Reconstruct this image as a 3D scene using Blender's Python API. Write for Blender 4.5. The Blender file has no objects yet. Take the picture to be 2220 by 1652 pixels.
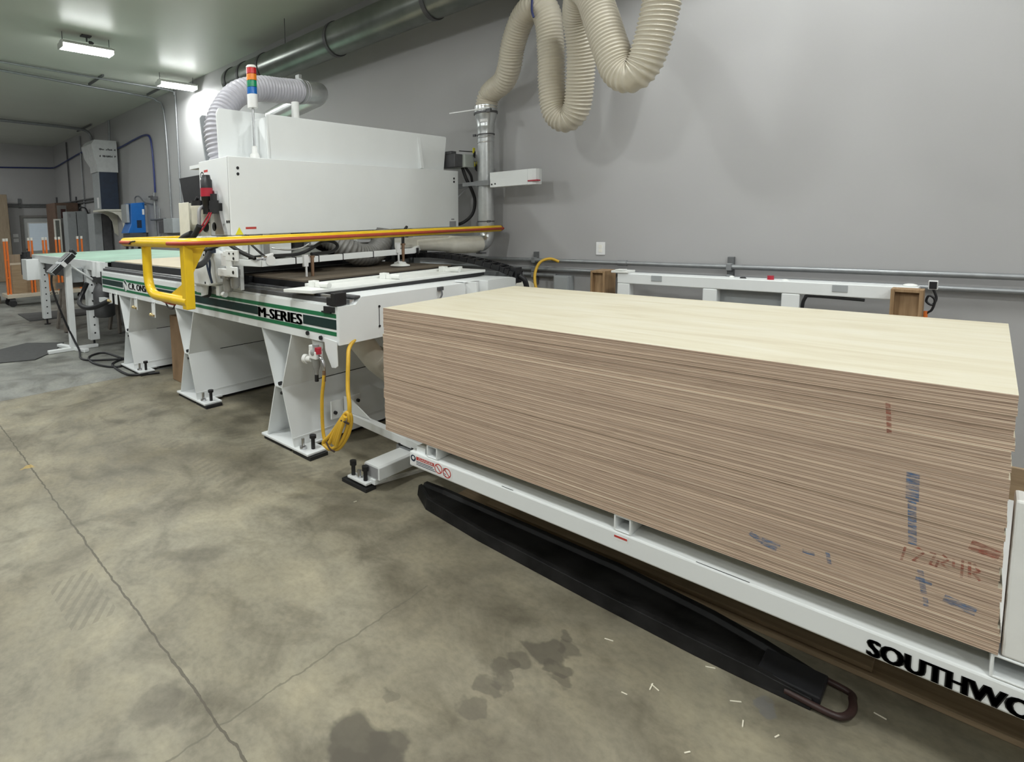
import bpy, bmesh, math, random
from mathutils import Vector, Matrix
random.seed(7)
PI = math.pi
SC = bpy.context.scene
COL = SC.collection

# ---------------------------------------------------------------- camera
FPX, PPX, PPY, EYE = 1207.7, 760.0, 603.1, 1.6
YAW, PITCH, ROLL = -0.853908, 0.0985071, 0.0262306
fw = Vector((math.sin(YAW)*math.cos(PITCH), math.cos(YAW)*math.cos(PITCH), -math.sin(PITCH)))
ri = Vector((math.cos(YAW), -math.sin(YAW), 0))
dn = fw.cross(ri)
r2 = math.cos(ROLL)*ri + math.sin(ROLL)*dn
d2 = -math.sin(ROLL)*ri + math.cos(ROLL)*dn
cam = bpy.data.cameras.new('camera')
cam.sensor_fit = 'HORIZONTAL'; cam.sensor_width = 36.0
cam.lens = 36.0*FPX/2220.0
cam.shift_x = (1110-PPX)/2220.0
cam.shift_y = -(826-PPY)/2220.0
cam.clip_start = 0.05; cam.clip_end = 100
camo = bpy.data.objects.new('camera', cam); COL.objects.link(camo)
M = Matrix((r2, -d2, -fw)).transposed().to_4x4()
M.translation = (0, 0, EYE)
camo.matrix_world = M
SC.camera = camo

# ---------------------------------------------------------------- view, world
SC.view_settings.view_transform = 'Standard'
try: SC.view_settings.look = 'None'
except Exception: pass
SC.view_settings.gamma = 1.0
SC.view_settings.use_curve_mapping = False
SC.view_settings.exposure = -0.14
w = bpy.data.worlds.new('world'); SC.world = w; w.use_nodes = True
w.node_tree.nodes['Background'].inputs[0].default_value = (0.75, 0.8, 0.85, 1)
w.node_tree.nodes['Background'].inputs[1].default_value = 0.3

# ceiling fixtures: (x, y, z) of the strip lights; two are in the picture, the others unseen
CEIL = 4.49
LAMPS = [(-9.05, 2.77, 4.30), (-10.35, 4.76, 4.30),
         (-5.4, 0.9, 4.30), (-0.9, 3.75, 4.30), (-2.9, 0.6, 4.30), (2.4, 3.0, 4.30), (1.2, 0.4, 4.30),
         (-8.0, -1.0, 4.30), (-4.0, -2.6, 4.30), (0.0, -2.6, 4.30), (3.6, -1.2, 4.30),
         (-15.5, 0.4, 4.30), (-15.5, -2.5, 4.30), (-18.8, 0.9, 4.30)]  # last lamp is unseen, added to brighten the far wall
LAMP_W = 60.0
for (lx, ly, lz) in LAMPS:
    L = bpy.data.lights.new('strip_light_glow', 'AREA'); L.shape = 'RECTANGLE'
    L.size = 0.16; L.size_y = 0.72; L.energy = LAMP_W; L.color = (0.965, 1.0, 0.985)
    L.spread = PI
    lo = bpy.data.objects.new('strip_light_glow', L); COL.objects.link(lo)
    lo.location = (lx, ly, lz-0.075)

# ---------------------------------------------------------------- materials
def nt(name):
    m = bpy.data.materials.new(name); m.use_nodes = True
    t = m.node_tree; b = t.nodes['Principled BSDF']
    return m, t, b
def N(t, typ, **kw):
    n = t.nodes.new(typ)
    for k, v in kw.items():
        if k in n.inputs.keys() if isinstance(k, str) else False: n.inputs[k].default_value = v
        else: setattr(n, k, v)
    return n
def mathn(t, op, a, b=None, c=None, clamp=False):
    n = t.nodes.new('ShaderNodeMath'); n.operation = op; n.use_clamp = clamp
    for i, v in enumerate((a, b, c)):
        if v is None: continue
        if isinstance(v, (int, float)): n.inputs[i].default_value = v
        else: t.links.new(v, n.inputs[i])
    return n.outputs[0]
def mix(t, f, a, b):
    n = t.nodes.new('ShaderNodeMix'); n.data_type = 'RGBA'
    ins = [n.inputs[0], n.inputs[6], n.inputs[7]]
    for i, v in zip(ins, (f, a, b)):
        if isinstance(v, (int, float)): i.default_value = v
        elif isinstance(v, tuple): i.default_value = (*v[:3], 1)
        else: t.links.new(v, i)
    return n.outputs[2]
def noise(t, vec, scale, detail=3, rough=0.5, dist=0.0):
    n = t.nodes.new('ShaderNodeTexNoise'); n.inputs['Scale'].default_value = scale
    n.inputs['Detail'].default_value = detail; n.inputs['Roughness'].default_value = rough
    n.inputs['Distortion'].default_value = dist
    if vec is not None: t.links.new(vec, n.inputs['Vector'])
    return n.outputs['Fac']
def ramp(t, f, stops):
    n = t.nodes.new('ShaderNodeValToRGB'); cr = n.color_ramp
    while len(cr.elements) < len(stops): cr.elements.new(0.5)
    for e, (p, c) in zip(cr.elements, stops):
        e.position = p; e.color = (*c, 1) if len(c) == 3 else c
    t.links.new(f, n.inputs[0]); return n.outputs[0]
def pos(t): return t.nodes.new('ShaderNodeNewGeometry').outputs['Position']
def sep(t, v):
    n = t.nodes.new('ShaderNodeSeparateXYZ'); t.links.new(v, n.inputs[0]); return n.outputs
def comb(t, x, y, z):
    n = t.nodes.new('ShaderNodeCombineXYZ')
    for i, v in enumerate((x, y, z)):
        if isinstance(v, (int, float)): n.inputs[i].default_value = v
        else: t.links.new(v, n.inputs[i])
    return n.outputs[0]
def scaled(t, v, s):
    n = t.nodes.new('ShaderNodeVectorMath'); n.operation = 'MULTIPLY'
    t.links.new(v, n.inputs[0]); n.inputs[1].default_value = s; return n.outputs[0]
def bump(t, b, h, strength=0.2, dist=0.01):
    n = t.nodes.new('ShaderNodeBump'); n.inputs['Strength'].default_value = strength
    n.inputs['Distance'].default_value = dist
    t.links.new(h, n.inputs['Height']); t.links.new(n.outputs[0], b.inputs['Normal'])
def plain(name, col, rough=0.5, metal=0.0, vary=0.06, scale=14.0, bmp=0.0, spec=0.5, trans=0.0, emit=None):
    m, t, b = nt(name)
    f = noise(t, pos(t), scale, 4)
    k = lambda s: tuple(min(1, c*s) for c in col)
    c = ramp(t, f, [(0.3, k(1-vary)), (0.7, k(1+vary))])
    t.links.new(c, b.inputs['Base Color'])
    b.inputs['Roughness'].default_value = rough; b.inputs['Metallic'].default_value = metal
    b.inputs['Specular IOR Level'].default_value = spec
    if trans: b.inputs['Transmission Weight'].default_value = trans
    if bmp: bump(t, b, noise(t, pos(t), scale*6, 3), bmp, 0.004)
    if emit:
        b.inputs['Emission Color'].default_value = (*emit[0], 1); b.inputs['Emission Strength'].default_value = emit[1]
    return m

MT = {}
MT['white'] = plain('white_powder_coat', (0.80, 0.82, 0.82), 0.38, vary=0.02, scale=3, bmp=0.03)
MT['white2'] = plain('white_plastic', (0.80, 0.80, 0.78), 0.45, vary=0.03)
MT['cream'] = plain('cream_plastic', (0.72, 0.70, 0.60), 0.5, vary=0.05)
MT['grey_box'] = plain('grey_enamel', (0.36, 0.38, 0.39), 0.5, vary=0.05)
MT['dgrey'] = plain('dark_grey_steel', (0.10, 0.10, 0.105), 0.5, 0.3, vary=0.12)
MT['black'] = plain('black_plastic', (0.012, 0.012, 0.014), 0.45, vary=0.2)
MT['rubber'] = plain('black_rubber', (0.014, 0.014, 0.015), 0.6, vary=0.2)
MT['blacksteel'] = plain('worn_black_steel', (0.009, 0.0085, 0.0085), 0.5, 0.0, vary=0.7, scale=9, bmp=0.25, spec=0.25)
MT['rust'] = plain('brown_primed_steel', (0.035, 0.016, 0.014), 0.5, vary=0.3)
MT['yellow'] = plain('yellow_paint', (0.80, 0.52, 0.015), 0.32, vary=0.04)
MT['red'] = plain('red_strip', (0.40, 0.055, 0.025), 0.5, vary=0.08)
MT['redknob'] = plain('red_plastic', (0.42, 0.02, 0.04), 0.4)
MT['green'] = plain('green_stripe', (0.010, 0.16, 0.062), 0.45, vary=0.03)
MT['dgreen'] = plain('dark_green_stripe', (0.004, 0.026, 0.024), 0.5, vary=0.1)
MT['alu'] = plain('aluminium', (0.62, 0.63, 0.64), 0.3, 0.9, vary=0.06)
MT['steel'] = plain('bright_steel', (0.55, 0.55, 0.56), 0.28, 0.9, vary=0.1)
MT['chrome'] = plain('chrome_bolt', (0.6, 0.6, 0.62), 0.2, 1.0)
MT['bronze'] = plain('copper_fitting', (0.32, 0.2, 0.13), 0.4, 0.7)
MT['brass'] = plain('brass_valve', (0.62, 0.48, 0.24), 0.35, 0.6)
MT['tray'] = plain('white_uhmw_strip', (0.82, 0.83, 0.80), 0.4, vary=0.02)
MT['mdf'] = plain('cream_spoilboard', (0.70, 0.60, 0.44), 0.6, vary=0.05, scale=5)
MT['shadedboard'] = plain('shaded_brown_spoilboard', (0.125, 0.10, 0.072), 0.6, vary=0.12, scale=5)  # brown lowered to carry the shade lying on the board
MT['greentop'] = plain('green_conveyor_sheet', (0.40, 0.58, 0.47), 0.42, vary=0.12, scale=2.2)
MT['card'] = plain('brown_cardboard', (0.29, 0.185, 0.105), 0.75, vary=0.06)
MT['orange'] = plain('orange_paint', (0.82, 0.20, 0.035), 0.4, vary=0.06)
MT['capwhite'] = plain('white_cap', (0.82, 0.80, 0.74), 0.5)
MT['pine'] = plain('pale_pine', (0.62, 0.47, 0.30), 0.6, vary=0.12, scale=8)
MT['weathered'] = plain('grey_weathered_wood', (0.19, 0.165, 0.14), 0.75, vary=0.2, scale=10)
MT['brownwood'] = plain('brown_wood', (0.14, 0.085, 0.06), 0.55, vary=0.15)
MT['maroon'] = plain('dark_maroon_panel', (0.05, 0.012, 0.012), 0.5)
MT['blue'] = plain('blue_enamel', (0.010, 0.135, 0.46), 0.42, vary=0.05)
MT['navy'] = plain('navy_panel', (0.010, 0.022, 0.05), 0.5, vary=0.15)
MT['bluehose'] = plain('blue_hose', (0.018, 0.03, 0.14), 0.4)
MT['yellowhose'] = plain('yellow_air_hose', (0.66, 0.40, 0.035), 0.42, vary=0.08)
MT['conduit'] = plain('galvanised_conduit', (0.30, 0.31, 0.32), 0.4, 0.5, vary=0.1)
MT['conduitd'] = plain('dull_conduit', (0.16, 0.165, 0.17), 0.5, 0.4, vary=0.1)
MT['pvc'] = plain('off_white_pvc', (0.66, 0.64, 0.57), 0.45, vary=0.05)
MT['lens_r'] = plain('red_lens', (0.50, 0.01, 0.012), 0.2, vary=0.1)
MT['lens_o'] = plain('orange_lens', (0.80, 0.22, 0.01), 0.2, vary=0.1)
MT['lens_g'] = plain('green_lens', (0.0, 0.22, 0.09), 0.2, vary=0.1)
MT['lens_b'] = plain('blue_lens', (0.0, 0.12, 0.45), 0.2, vary=0.1)
MT['blackink'] = plain('black_lettering', (0.008, 0.008, 0.009), 0.5)
MT['redink'] = plain('red_lettering', (0.50, 0.05, 0.04), 0.5)
MT['label'] = plain('white_label', (0.80, 0.80, 0.80), 0.4, vary=0.02)
MT['greyink'] = plain('grey_print', (0.30, 0.30, 0.31), 0.5)
MT['hivis'] = plain('yellow_hazard', (0.80, 0.72, 0.03), 0.4)
MT['chalkblue'] = plain('blue_crayon', (0.09, 0.19, 0.36), 0.8, vary=0.3, scale=90)
MT['chalkred'] = plain('red_crayon', (0.38, 0.10, 0.065), 0.8, vary=0.3, scale=90)
for kk in ('chalkblue', 'chalkred'):
    t_ = MT[kk].node_tree; b_ = t_.nodes['Principled BSDF']
    fz = noise(t_, scaled(t_, pos(t_), (60, 60, 260)), 1.0, 3, 0.6)
    al = ramp(t_, fz, [(0.38, (0.12, 0.12, 0.12)), (0.62, (0.66, 0.66, 0.66))])
    t_.links.new(al, b_.inputs['Alpha'])
MT['mat'] = plain('dark_rubber_mat', (0.062, 0.062, 0.062), 0.8, vary=0.12, scale=20, bmp=0.2)
MT['splinter'] = plain('pale_splinter', (0.80, 0.75, 0.62), 0.6)
MT['bush'] = plain('grey_brush', (0.16, 0.165, 0.15), 0.7, vary=0.2, scale=30)
MT['tube'] = plain('clear_grey_bowl', (0.30, 0.30, 0.29), 0.2, vary=0.15)
MT['blind'] = plain('window_blind', (0.50, 0.57, 0.62), 0.5, vary=0.02, emit=((0.62, 0.72, 0.80), 0.22))
MT['doorpaint'] = plain('grey_door_paint', (0.46, 0.47, 0.46), 0.5, vary=0.03)
MT['trimbrown'] = plain('grey_brown_trim', (0.22, 0.21, 0.20), 0.55, vary=0.05)
MT['glow'] = plain('lit_tube', (0.9, 0.9, 0.9), 0.4, emit=((0.97, 1.0, 0.985), 38.0))

def m_wall():
    m, t, b = nt('grey_wall_paint'); p = pos(t)
    f = noise(t, p, 0.9, 3, 0.5)
    c = ramp(t, f, [(0.3, (0.395, 0.390, 0.392)), (0.7, (0.428, 0.422, 0.424))])
    t.links.new(c, b.inputs['Base Color']); b.inputs['Roughness'].default_value = 0.55
    b.inputs['Specular IOR Level'].default_value = 0.35
    bump(t, b, noise(t, p, 90, 2), 0.08, 0.003); return m
MT['wall'] = m_wall()
def m_ceil():
    m, t, b = nt('painted_steel_ceiling'); p = pos(t); x, y, z = sep(t, p)
    f = noise(t, p, 0.6, 3)
    c = ramp(t, f, [(0.3, (0.60, 0.62, 0.555)), (0.7, (0.65, 0.67, 0.60))])
    t.links.new(c, b.inputs['Base Color']); b.inputs['Roughness'].default_value = 0.36; b.inputs['Specular IOR Level'].default_value = 0.3
    h = mathn(t, 'PINGPONG', x, 0.15)
    h = mathn(t, 'SMOOTH_MIN', h, 0.03, 0.02)
    bump(t, b, h, 0.35, 0.02); return m
MT['ceil'] = m_ceil()
def m_floor():
    m, t, b = nt('polished_concrete'); p = pos(t); x, y, z = sep(t, p)
    big = noise(t, p, 0.75, 5, 0.6, 0.8)
    mid = noise(t, p, 3.2, 6, 0.62, 0.6)
    fine = noise(t, p, 38, 4, 0.6)
    warm = ramp(t, big, [(0.32, (0.146, 0.130, 0.093)), (0.50, (0.226, 0.204, 0.150)), (0.68, (0.302, 0.279, 0.212))])
    grey = ramp(t, big, [(0.30, (0.205, 0.208, 0.192)), (0.70, (0.285, 0.288, 0.268))])
    side = mathn(t, 'LESS_THAN', x, -6.1)
    c = mix(t, side, warm, grey)
    mm = ramp(t, mid, [(0.34, (0.58, 0.57, 0.55)), (0.48, (0.95, 0.95, 0.95)), (0.66, (1.22, 1.20, 1.15))])
    n = t.nodes.new('ShaderNodeMix'); n.data_type = 'RGBA'; n.blend_type = 'MULTIPLY'; n.inputs[0].default_value = 0.75
    t.links.new(c, n.inputs[6]); t.links.new(mm, n.inputs[7]); c = n.outputs[2]
    ff = ramp(t, fine, [(0.32, (0.84, 0.84, 0.84)), (0.6, (1.04, 1.04, 1.04))])
    n = t.nodes.new('ShaderNodeMix'); n.data_type = 'RGBA'; n.blend_type = 'MULTIPLY'; n.inputs[0].default_value = 0.8
    t.links.new(c, n.inputs[6]); t.links.new(ff, n.inputs[7]); c = n.outputs[2]
    blot = noise(t, p, 1.7, 5, 0.55, 1.6)
    bb = ramp(t, blot, [(0.33, (0.60, 0.59, 0.57)), (0.46, (0.93, 0.93, 0.93)), (0.56, (1.00, 1.00, 0.99)), (0.70, (1.14, 1.13, 1.10))])
    n = t.nodes.new('ShaderNodeMix'); n.data_type = 'RGBA'; n.blend_type = 'MULTIPLY'; n.inputs[0].default_value = 0.8
    t.links.new(c, n.inputs[6]); t.links.new(bb, n.inputs[7]); c = n.outputs[2]
    wob = mathn(t, 'MULTIPLY', mathn(t, 'SUBTRACT', noise(t, p, 14, 4), 0.5), 0.03)
    def line(coord, at, wd, fac, c):
        d = mathn(t, 'ABSOLUTE', mathn(t, 'SUBTRACT', mathn(t, 'ADD', coord, wob), at))
        k = mathn(t, 'MULTIPLY', mathn(t, 'LESS_THAN', d, wd), fac)
        return mix(t, k, c, (0.085, 0.075, 0.055))
    c = line(y, 0.735, 0.0045, 0.85, c)
    c = line(x, -6.10, 0.005, 0.55, c)
    # faint saw cut running away from the joint
    k = mathn(t, 'LESS_THAN', mathn(t, 'ABSOLUTE', mathn(t, 'SUBTRACT', mathn(t, 'ADD', x, wob), -1.54)), 0.0035)
    k = mathn(t, 'MULTIPLY', k, mathn(t, 'LESS_THAN', y, 1.75)); k = mathn(t, 'MULTIPLY', k, 0.55)
    c = mix(t, k, c, (0.11, 0.10, 0.075))
    # spills and oil spots, each with its own outline
    warp = t.nodes.new('ShaderNodeVectorMath'); warp.operation = 'ADD'; t.links.new(p, warp.inputs[0])
    nz = t.nodes.new('ShaderNodeTexNoise'); nz.inputs['Scale'].default_value = 9; nz.inputs['Detail'].default_value = 3; t.links.new(p, nz.inputs['Vector'])
    sub = t.nodes.new('ShaderNodeVectorMath'); sub.operation = 'SUBTRACT'; t.links.new(nz.outputs['Color'], sub.inputs[0]); sub.inputs[1].default_value = (0.5, 0.5, 0.5)
    t.links.new(scaled(t, sub.outputs[0], (0.16, 0.16, 0.0)), warp.inputs[1])
    def spot(cx, cy, r, fac, c, col):
        d = t.nodes.new('ShaderNodeVectorMath'); d.operation = 'DISTANCE'
        t.links.new(warp.outputs[0], d.inputs[0]); d.inputs[1].default_value = (cx, cy, 0)
        k = mathn(t, 'SUBTRACT', 1.0, mathn(t, 'DIVIDE', d.outputs['Value'], r), clamp=True)
        k = mathn(t, 'MULTIPLY', mathn(t, 'MINIMUM', mathn(t, 'MULTIPLY', k, 5.0), 1.0), fac)
        return mix(t, k, c, col)
    DK = (0.085, 0.075, 0.058)
    for (sx, sy, r, f) in SPOTS: c = spot(sx, sy, r, f, c, DK)
    c = spot(-4.22, 0.74, 0.035, 0.6, c, (0.45, 0.30, 0.06))
    c = spot(-0.386, 2.092, 0.035, 0.6, c, (0.14, 0.14, 0.145))
    # tyre marks: dashes inside two short strips
    def tread(x0, x1, y0, y1, sx, sy, per, fac, c):
        a = mathn(t, 'ADD', mathn(t, 'MULTIPLY', x, sx), mathn(t, 'MULTIPLY', y, sy))
        s = mathn(t, 'LESS_THAN', mathn(t, 'PINGPONG', a, per), per*0.45)
        box = None
        for (cc, lo, hi) in ((x, x0, x1), (y, y0, y1)):
            q = mathn(t, 'MULTIPLY', mathn(t, 'GREATER_THAN', cc, lo), mathn(t, 'LESS_THAN', cc, hi))
            box = q if box is None else mathn(t, 'MULTIPLY', box, q)
        k = mathn(t, 'MULTIPLY', mathn(t, 'MULTIPLY', s, box), mathn(t, 'MULTIPLY', mid, fac))
        return mix(t, k, c, (0.14, 0.125, 0.095))
    c = tread(-2.72, -2.32, 0.50, 0.68, 0.6, 0.8, 0.022, 0.75, c)
    c = tread(-4.0, -2.85, 1.55, 1.68, 1.0, 0.35, 0.03, 0.6, c)
    c = tread(-4.0, -2.75, 1.98, 2.11, 1.0, -0.35, 0.03, 0.6, c)
    t.links.new(c, b.inputs['Base Color'])
    r = ramp(t, mid, [(0.3, (0.46, 0.46, 0.46)), (0.7, (0.62, 0.62, 0.62))])
    t.links.new(r, b.inputs['Roughness']); b.inputs['Specular IOR Level'].default_value = 0.35
    bump(t, b, fine, 0.06, 0.004); return m
SPOTS = [(-0.99, 1.79, 0.075, .75), (-0.94, 1.85, 0.05, .6), (-0.96, 1.91, 0.04, .6), (-1.045, 1.66, 0.06, .6), (-1.06, 1.60, 0.05, .55),
         (-1.043, 1.49, 0.05, .55), (-1.02, 1.54, 0.035, .5), (-1.042, 1.385, 0.045, .5), (-0.92, 1.74, 0.045, .65), (-0.89, 1.70, 0.045, .6),
         (-1.20, 1.02, 0.11, .8), (-1.13, 1.08, 0.08, .75), (-1.08, 1.02, 0.09, .7), (-1.16, 0.94, 0.07, .7),
         (-1.75, 0.62, 0.09, .3), (-1.25, 1.22, 0.03, .35), (-2.62, 2.1, 0.14, .3), (-2.4, 1.95, 0.12, .25), (-2.9, 1.95, 0.16, .25)]
MT['floor'] = m_floor()
def m_galv():
    m, t, b = nt('galvanised_sheet'); p = pos(t)
    v = t.nodes.new('ShaderNodeTexVoronoi'); v.inputs['Scale'].default_value = 26; t.links.new(p, v.inputs['Vector'])
    f = mathn(t, 'ADD', mathn(t, 'MULTIPLY', v.outputs['Distance'], 0.25), mathn(t, 'MULTIPLY', noise(t, p, 3, 2), 0.8))
    c = ramp(t, f, [(0.2, (0.50, 0.52, 0.52)), (0.8, (0.66, 0.67, 0.67))])
    t.links.new(c, b.inputs['Base Color']); b.inputs['Metallic'].default_value = 0.8; b.inputs['Roughness'].default_value = 0.3
    return m
MT['galv'] = m_galv()
def m_duct():
    m, t, b = nt('dull_galvanised_duct'); p = pos(t)
    c = ramp(t, noise(t, p, 3, 4), [(0.3, (0.15, 0.165, 0.15)), (0.7, (0.24, 0.255, 0.235))])
    t.links.new(c, b.inputs['Base Color']); b.inputs['Metallic'].default_value = 0.7; b.inputs['Roughness'].default_value = 0.3
    return m
MT['duct'] = m_duct()
def m_hose(name, col, trans=0.0, rough=0.35):
    m, t, b = nt(name)
    c = ramp(t, noise(t, pos(t), 4, 3), [(0.3, tuple(q*0.9 for q in col)), (0.7, col)])
    t.links.new(c, b.inputs['Base Color']); b.inputs['Roughness'].default_value = rough
    b.inputs['Subsurface Weight'].default_value = 0.0
    return m
MT['hose'] = m_hose('beige_flex_hose', (0.64, 0.59, 0.49))
MT['greyhose'] = m_hose('grey_flex_hose', (0.55, 0.54, 0.59))
MT['shadehose'] = m_hose('shaded_grey_flex_hose', (0.20, 0.195, 0.185))  # hose grey darkened for the shade under the gantry
def m_plyedge():
    m, t, b = nt('plywood_edge'); p = pos(t); x, y, z = sep(t, p)
    oi = t.nodes.new('ShaderNodeObjectInfo'); rnd = oi.outputs['Random']
    tc = t.nodes.new('ShaderNodeTexCoord'); ox, oy, oz = sep(t, tc.outputs['Object'])
    lay = mathn(t, 'DIVIDE', oz, 0.0182)
    w1 = noise(t, comb(t, mathn(t, 'MULTIPLY', x, 2.2), mathn(t, 'MULTIPLY', y, 2.2), mathn(t, 'MULTIPLY', z, 620)), 1.0, 2, 0.5)
    w2 = noise(t, comb(t, mathn(t, 'MULTIPLY', x, 9), mathn(t, 'MULTIPLY', y, 9), mathn(t, 'MULTIPLY', z, 260)), 1.0, 4, 0.6)
    base = ramp(t, lay, [(0.0, (0.06, 0.04, 0.032)), (0.07, (0.60, 0.485, 0.40)), (0.17, (0.54, 0.425, 0.345)), (0.27, (0.22, 0.155, 0.122)), (0.36, (0.46, 0.355, 0.285)),
                         (0.50, (0.54, 0.425, 0.345)), (0.60, (0.25, 0.18, 0.14)), (0.70, (0.47, 0.365, 0.295)), (0.80, (0.26, 0.185, 0.145)), (0.90, (0.66, 0.545, 0.45)), (1.0, (0.60, 0.485, 0.395))])
    wv = ramp(t, w1, [(0.33, (0.70, 0.67, 0.66)), (0.5, (0.98, 0.97, 0.96)), (0.66, (1.14, 1.13, 1.11))])
    def mul(c, k, f):
        n = t.nodes.new('ShaderNodeMix'); n.data_type = 'RGBA'; n.blend_type = 'MULTIPLY'; n.inputs[0].default_value = f
        t.links.new(c, n.inputs[6]); t.links.new(k, n.inputs[7]); return n.outputs[2]
    c = mul(base, wv, 0.85)
    c = mul(c, ramp(t, w2, [(0.30, (0.55, 0.5, 0.47)), (0.42, (1, 1, 1)), (0.7, (1.08, 1.07, 1.05))]), 0.8)
    c = mul(c, ramp(t, rnd, [(0.0, (1.02, 0.99, 0.95)), (0.5, (1.13, 1.11, 1.06)), (1.0, (1.22, 1.21, 1.16))]), 1.0)
    t.links.new(c, b.inputs['Base Color']); b.inputs['Roughness'].default_value = 0.75
    b.inputs['Specular IOR Level'].default_value = 0.2
    return m
MT['plyedge'] = m_plyedge()
def m_plyface():
    m, t, b = nt('birch_face_veneer'); p = pos(t); x, y, z = sep(t, p)
    v = comb(t, mathn(t, 'MULTIPLY', x, 0.9), mathn(t, 'MULTIPLY', y, 5.0), 0.0)
    f = noise(t, v, 1.6, 5, 0.55, 1.2)
    g = noise(t, comb(t, mathn(t, 'MULTIPLY', x, 5), mathn(t, 'MULTIPLY', y, 60), 0.0), 1.0, 3, 0.5)
    c = ramp(t, f, [(0.30, (0.555, 0.495, 0.365)), (0.48, (0.615, 0.565, 0.435)), (0.70, (0.65, 0.61, 0.50))])
    k = ramp(t, g, [(0.25, (0.93, 0.91, 0.87)), (0.5, (1, 1, 1))])
    n = t.nodes.new('ShaderNodeMix'); n.data_type = 'RGBA'; n.blend_type = 'MULTIPLY'; n.inputs[0].default_value = 0.7
    t.links.new(c, n.inputs[6]); t.links.new(k, n.inputs[7])
    t.links.new(n.outputs[2], b.inputs['Base Color']); b.inputs['Roughness'].default_value = 0.5
    return m
MT['plyface'] = m_plyface()
def m_grain(name, dark, light, axis=0, rough=0.65):
    m, t, b = nt(name); p = pos(t); x, y, z = sep(t, p)
    k = [40, 40, 40]; k[axis] = 3
    f = noise(t, scaled(t, p, tuple(k)), 1.0, 4, 0.6, 0.6)
    c = ramp(t, f, [(0.3, dark), (0.7, light)])
    t.links.new(c, b.inputs['Base Color']); b.inputs['Roughness'].default_value = rough; return m
MT['oak'] = m_grain('oak_box_wood', (0.24, 0.145, 0.07), (0.40, 0.265, 0.145), 2)
MT['osb'] = m_grain('brown_sheathing', (0.30, 0.215, 0.13), (0.46, 0.34, 0.215), 0)  # brown raised to make up for little light under the lift
MT['pinex'] = m_grain('leaning_pine', (0.26, 0.20, 0.135), (0.36, 0.285, 0.20), 2)
MT['cartwood'] = m_grain('cart_panel_wood', (0.26, 0.18, 0.10), (0.37, 0.27, 0.165), 1)
MT['cartdeck'] = m_grain('cart_deck_wood', (0.52, 0.45, 0.35), (0.62, 0.55, 0.44), 1)

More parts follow.
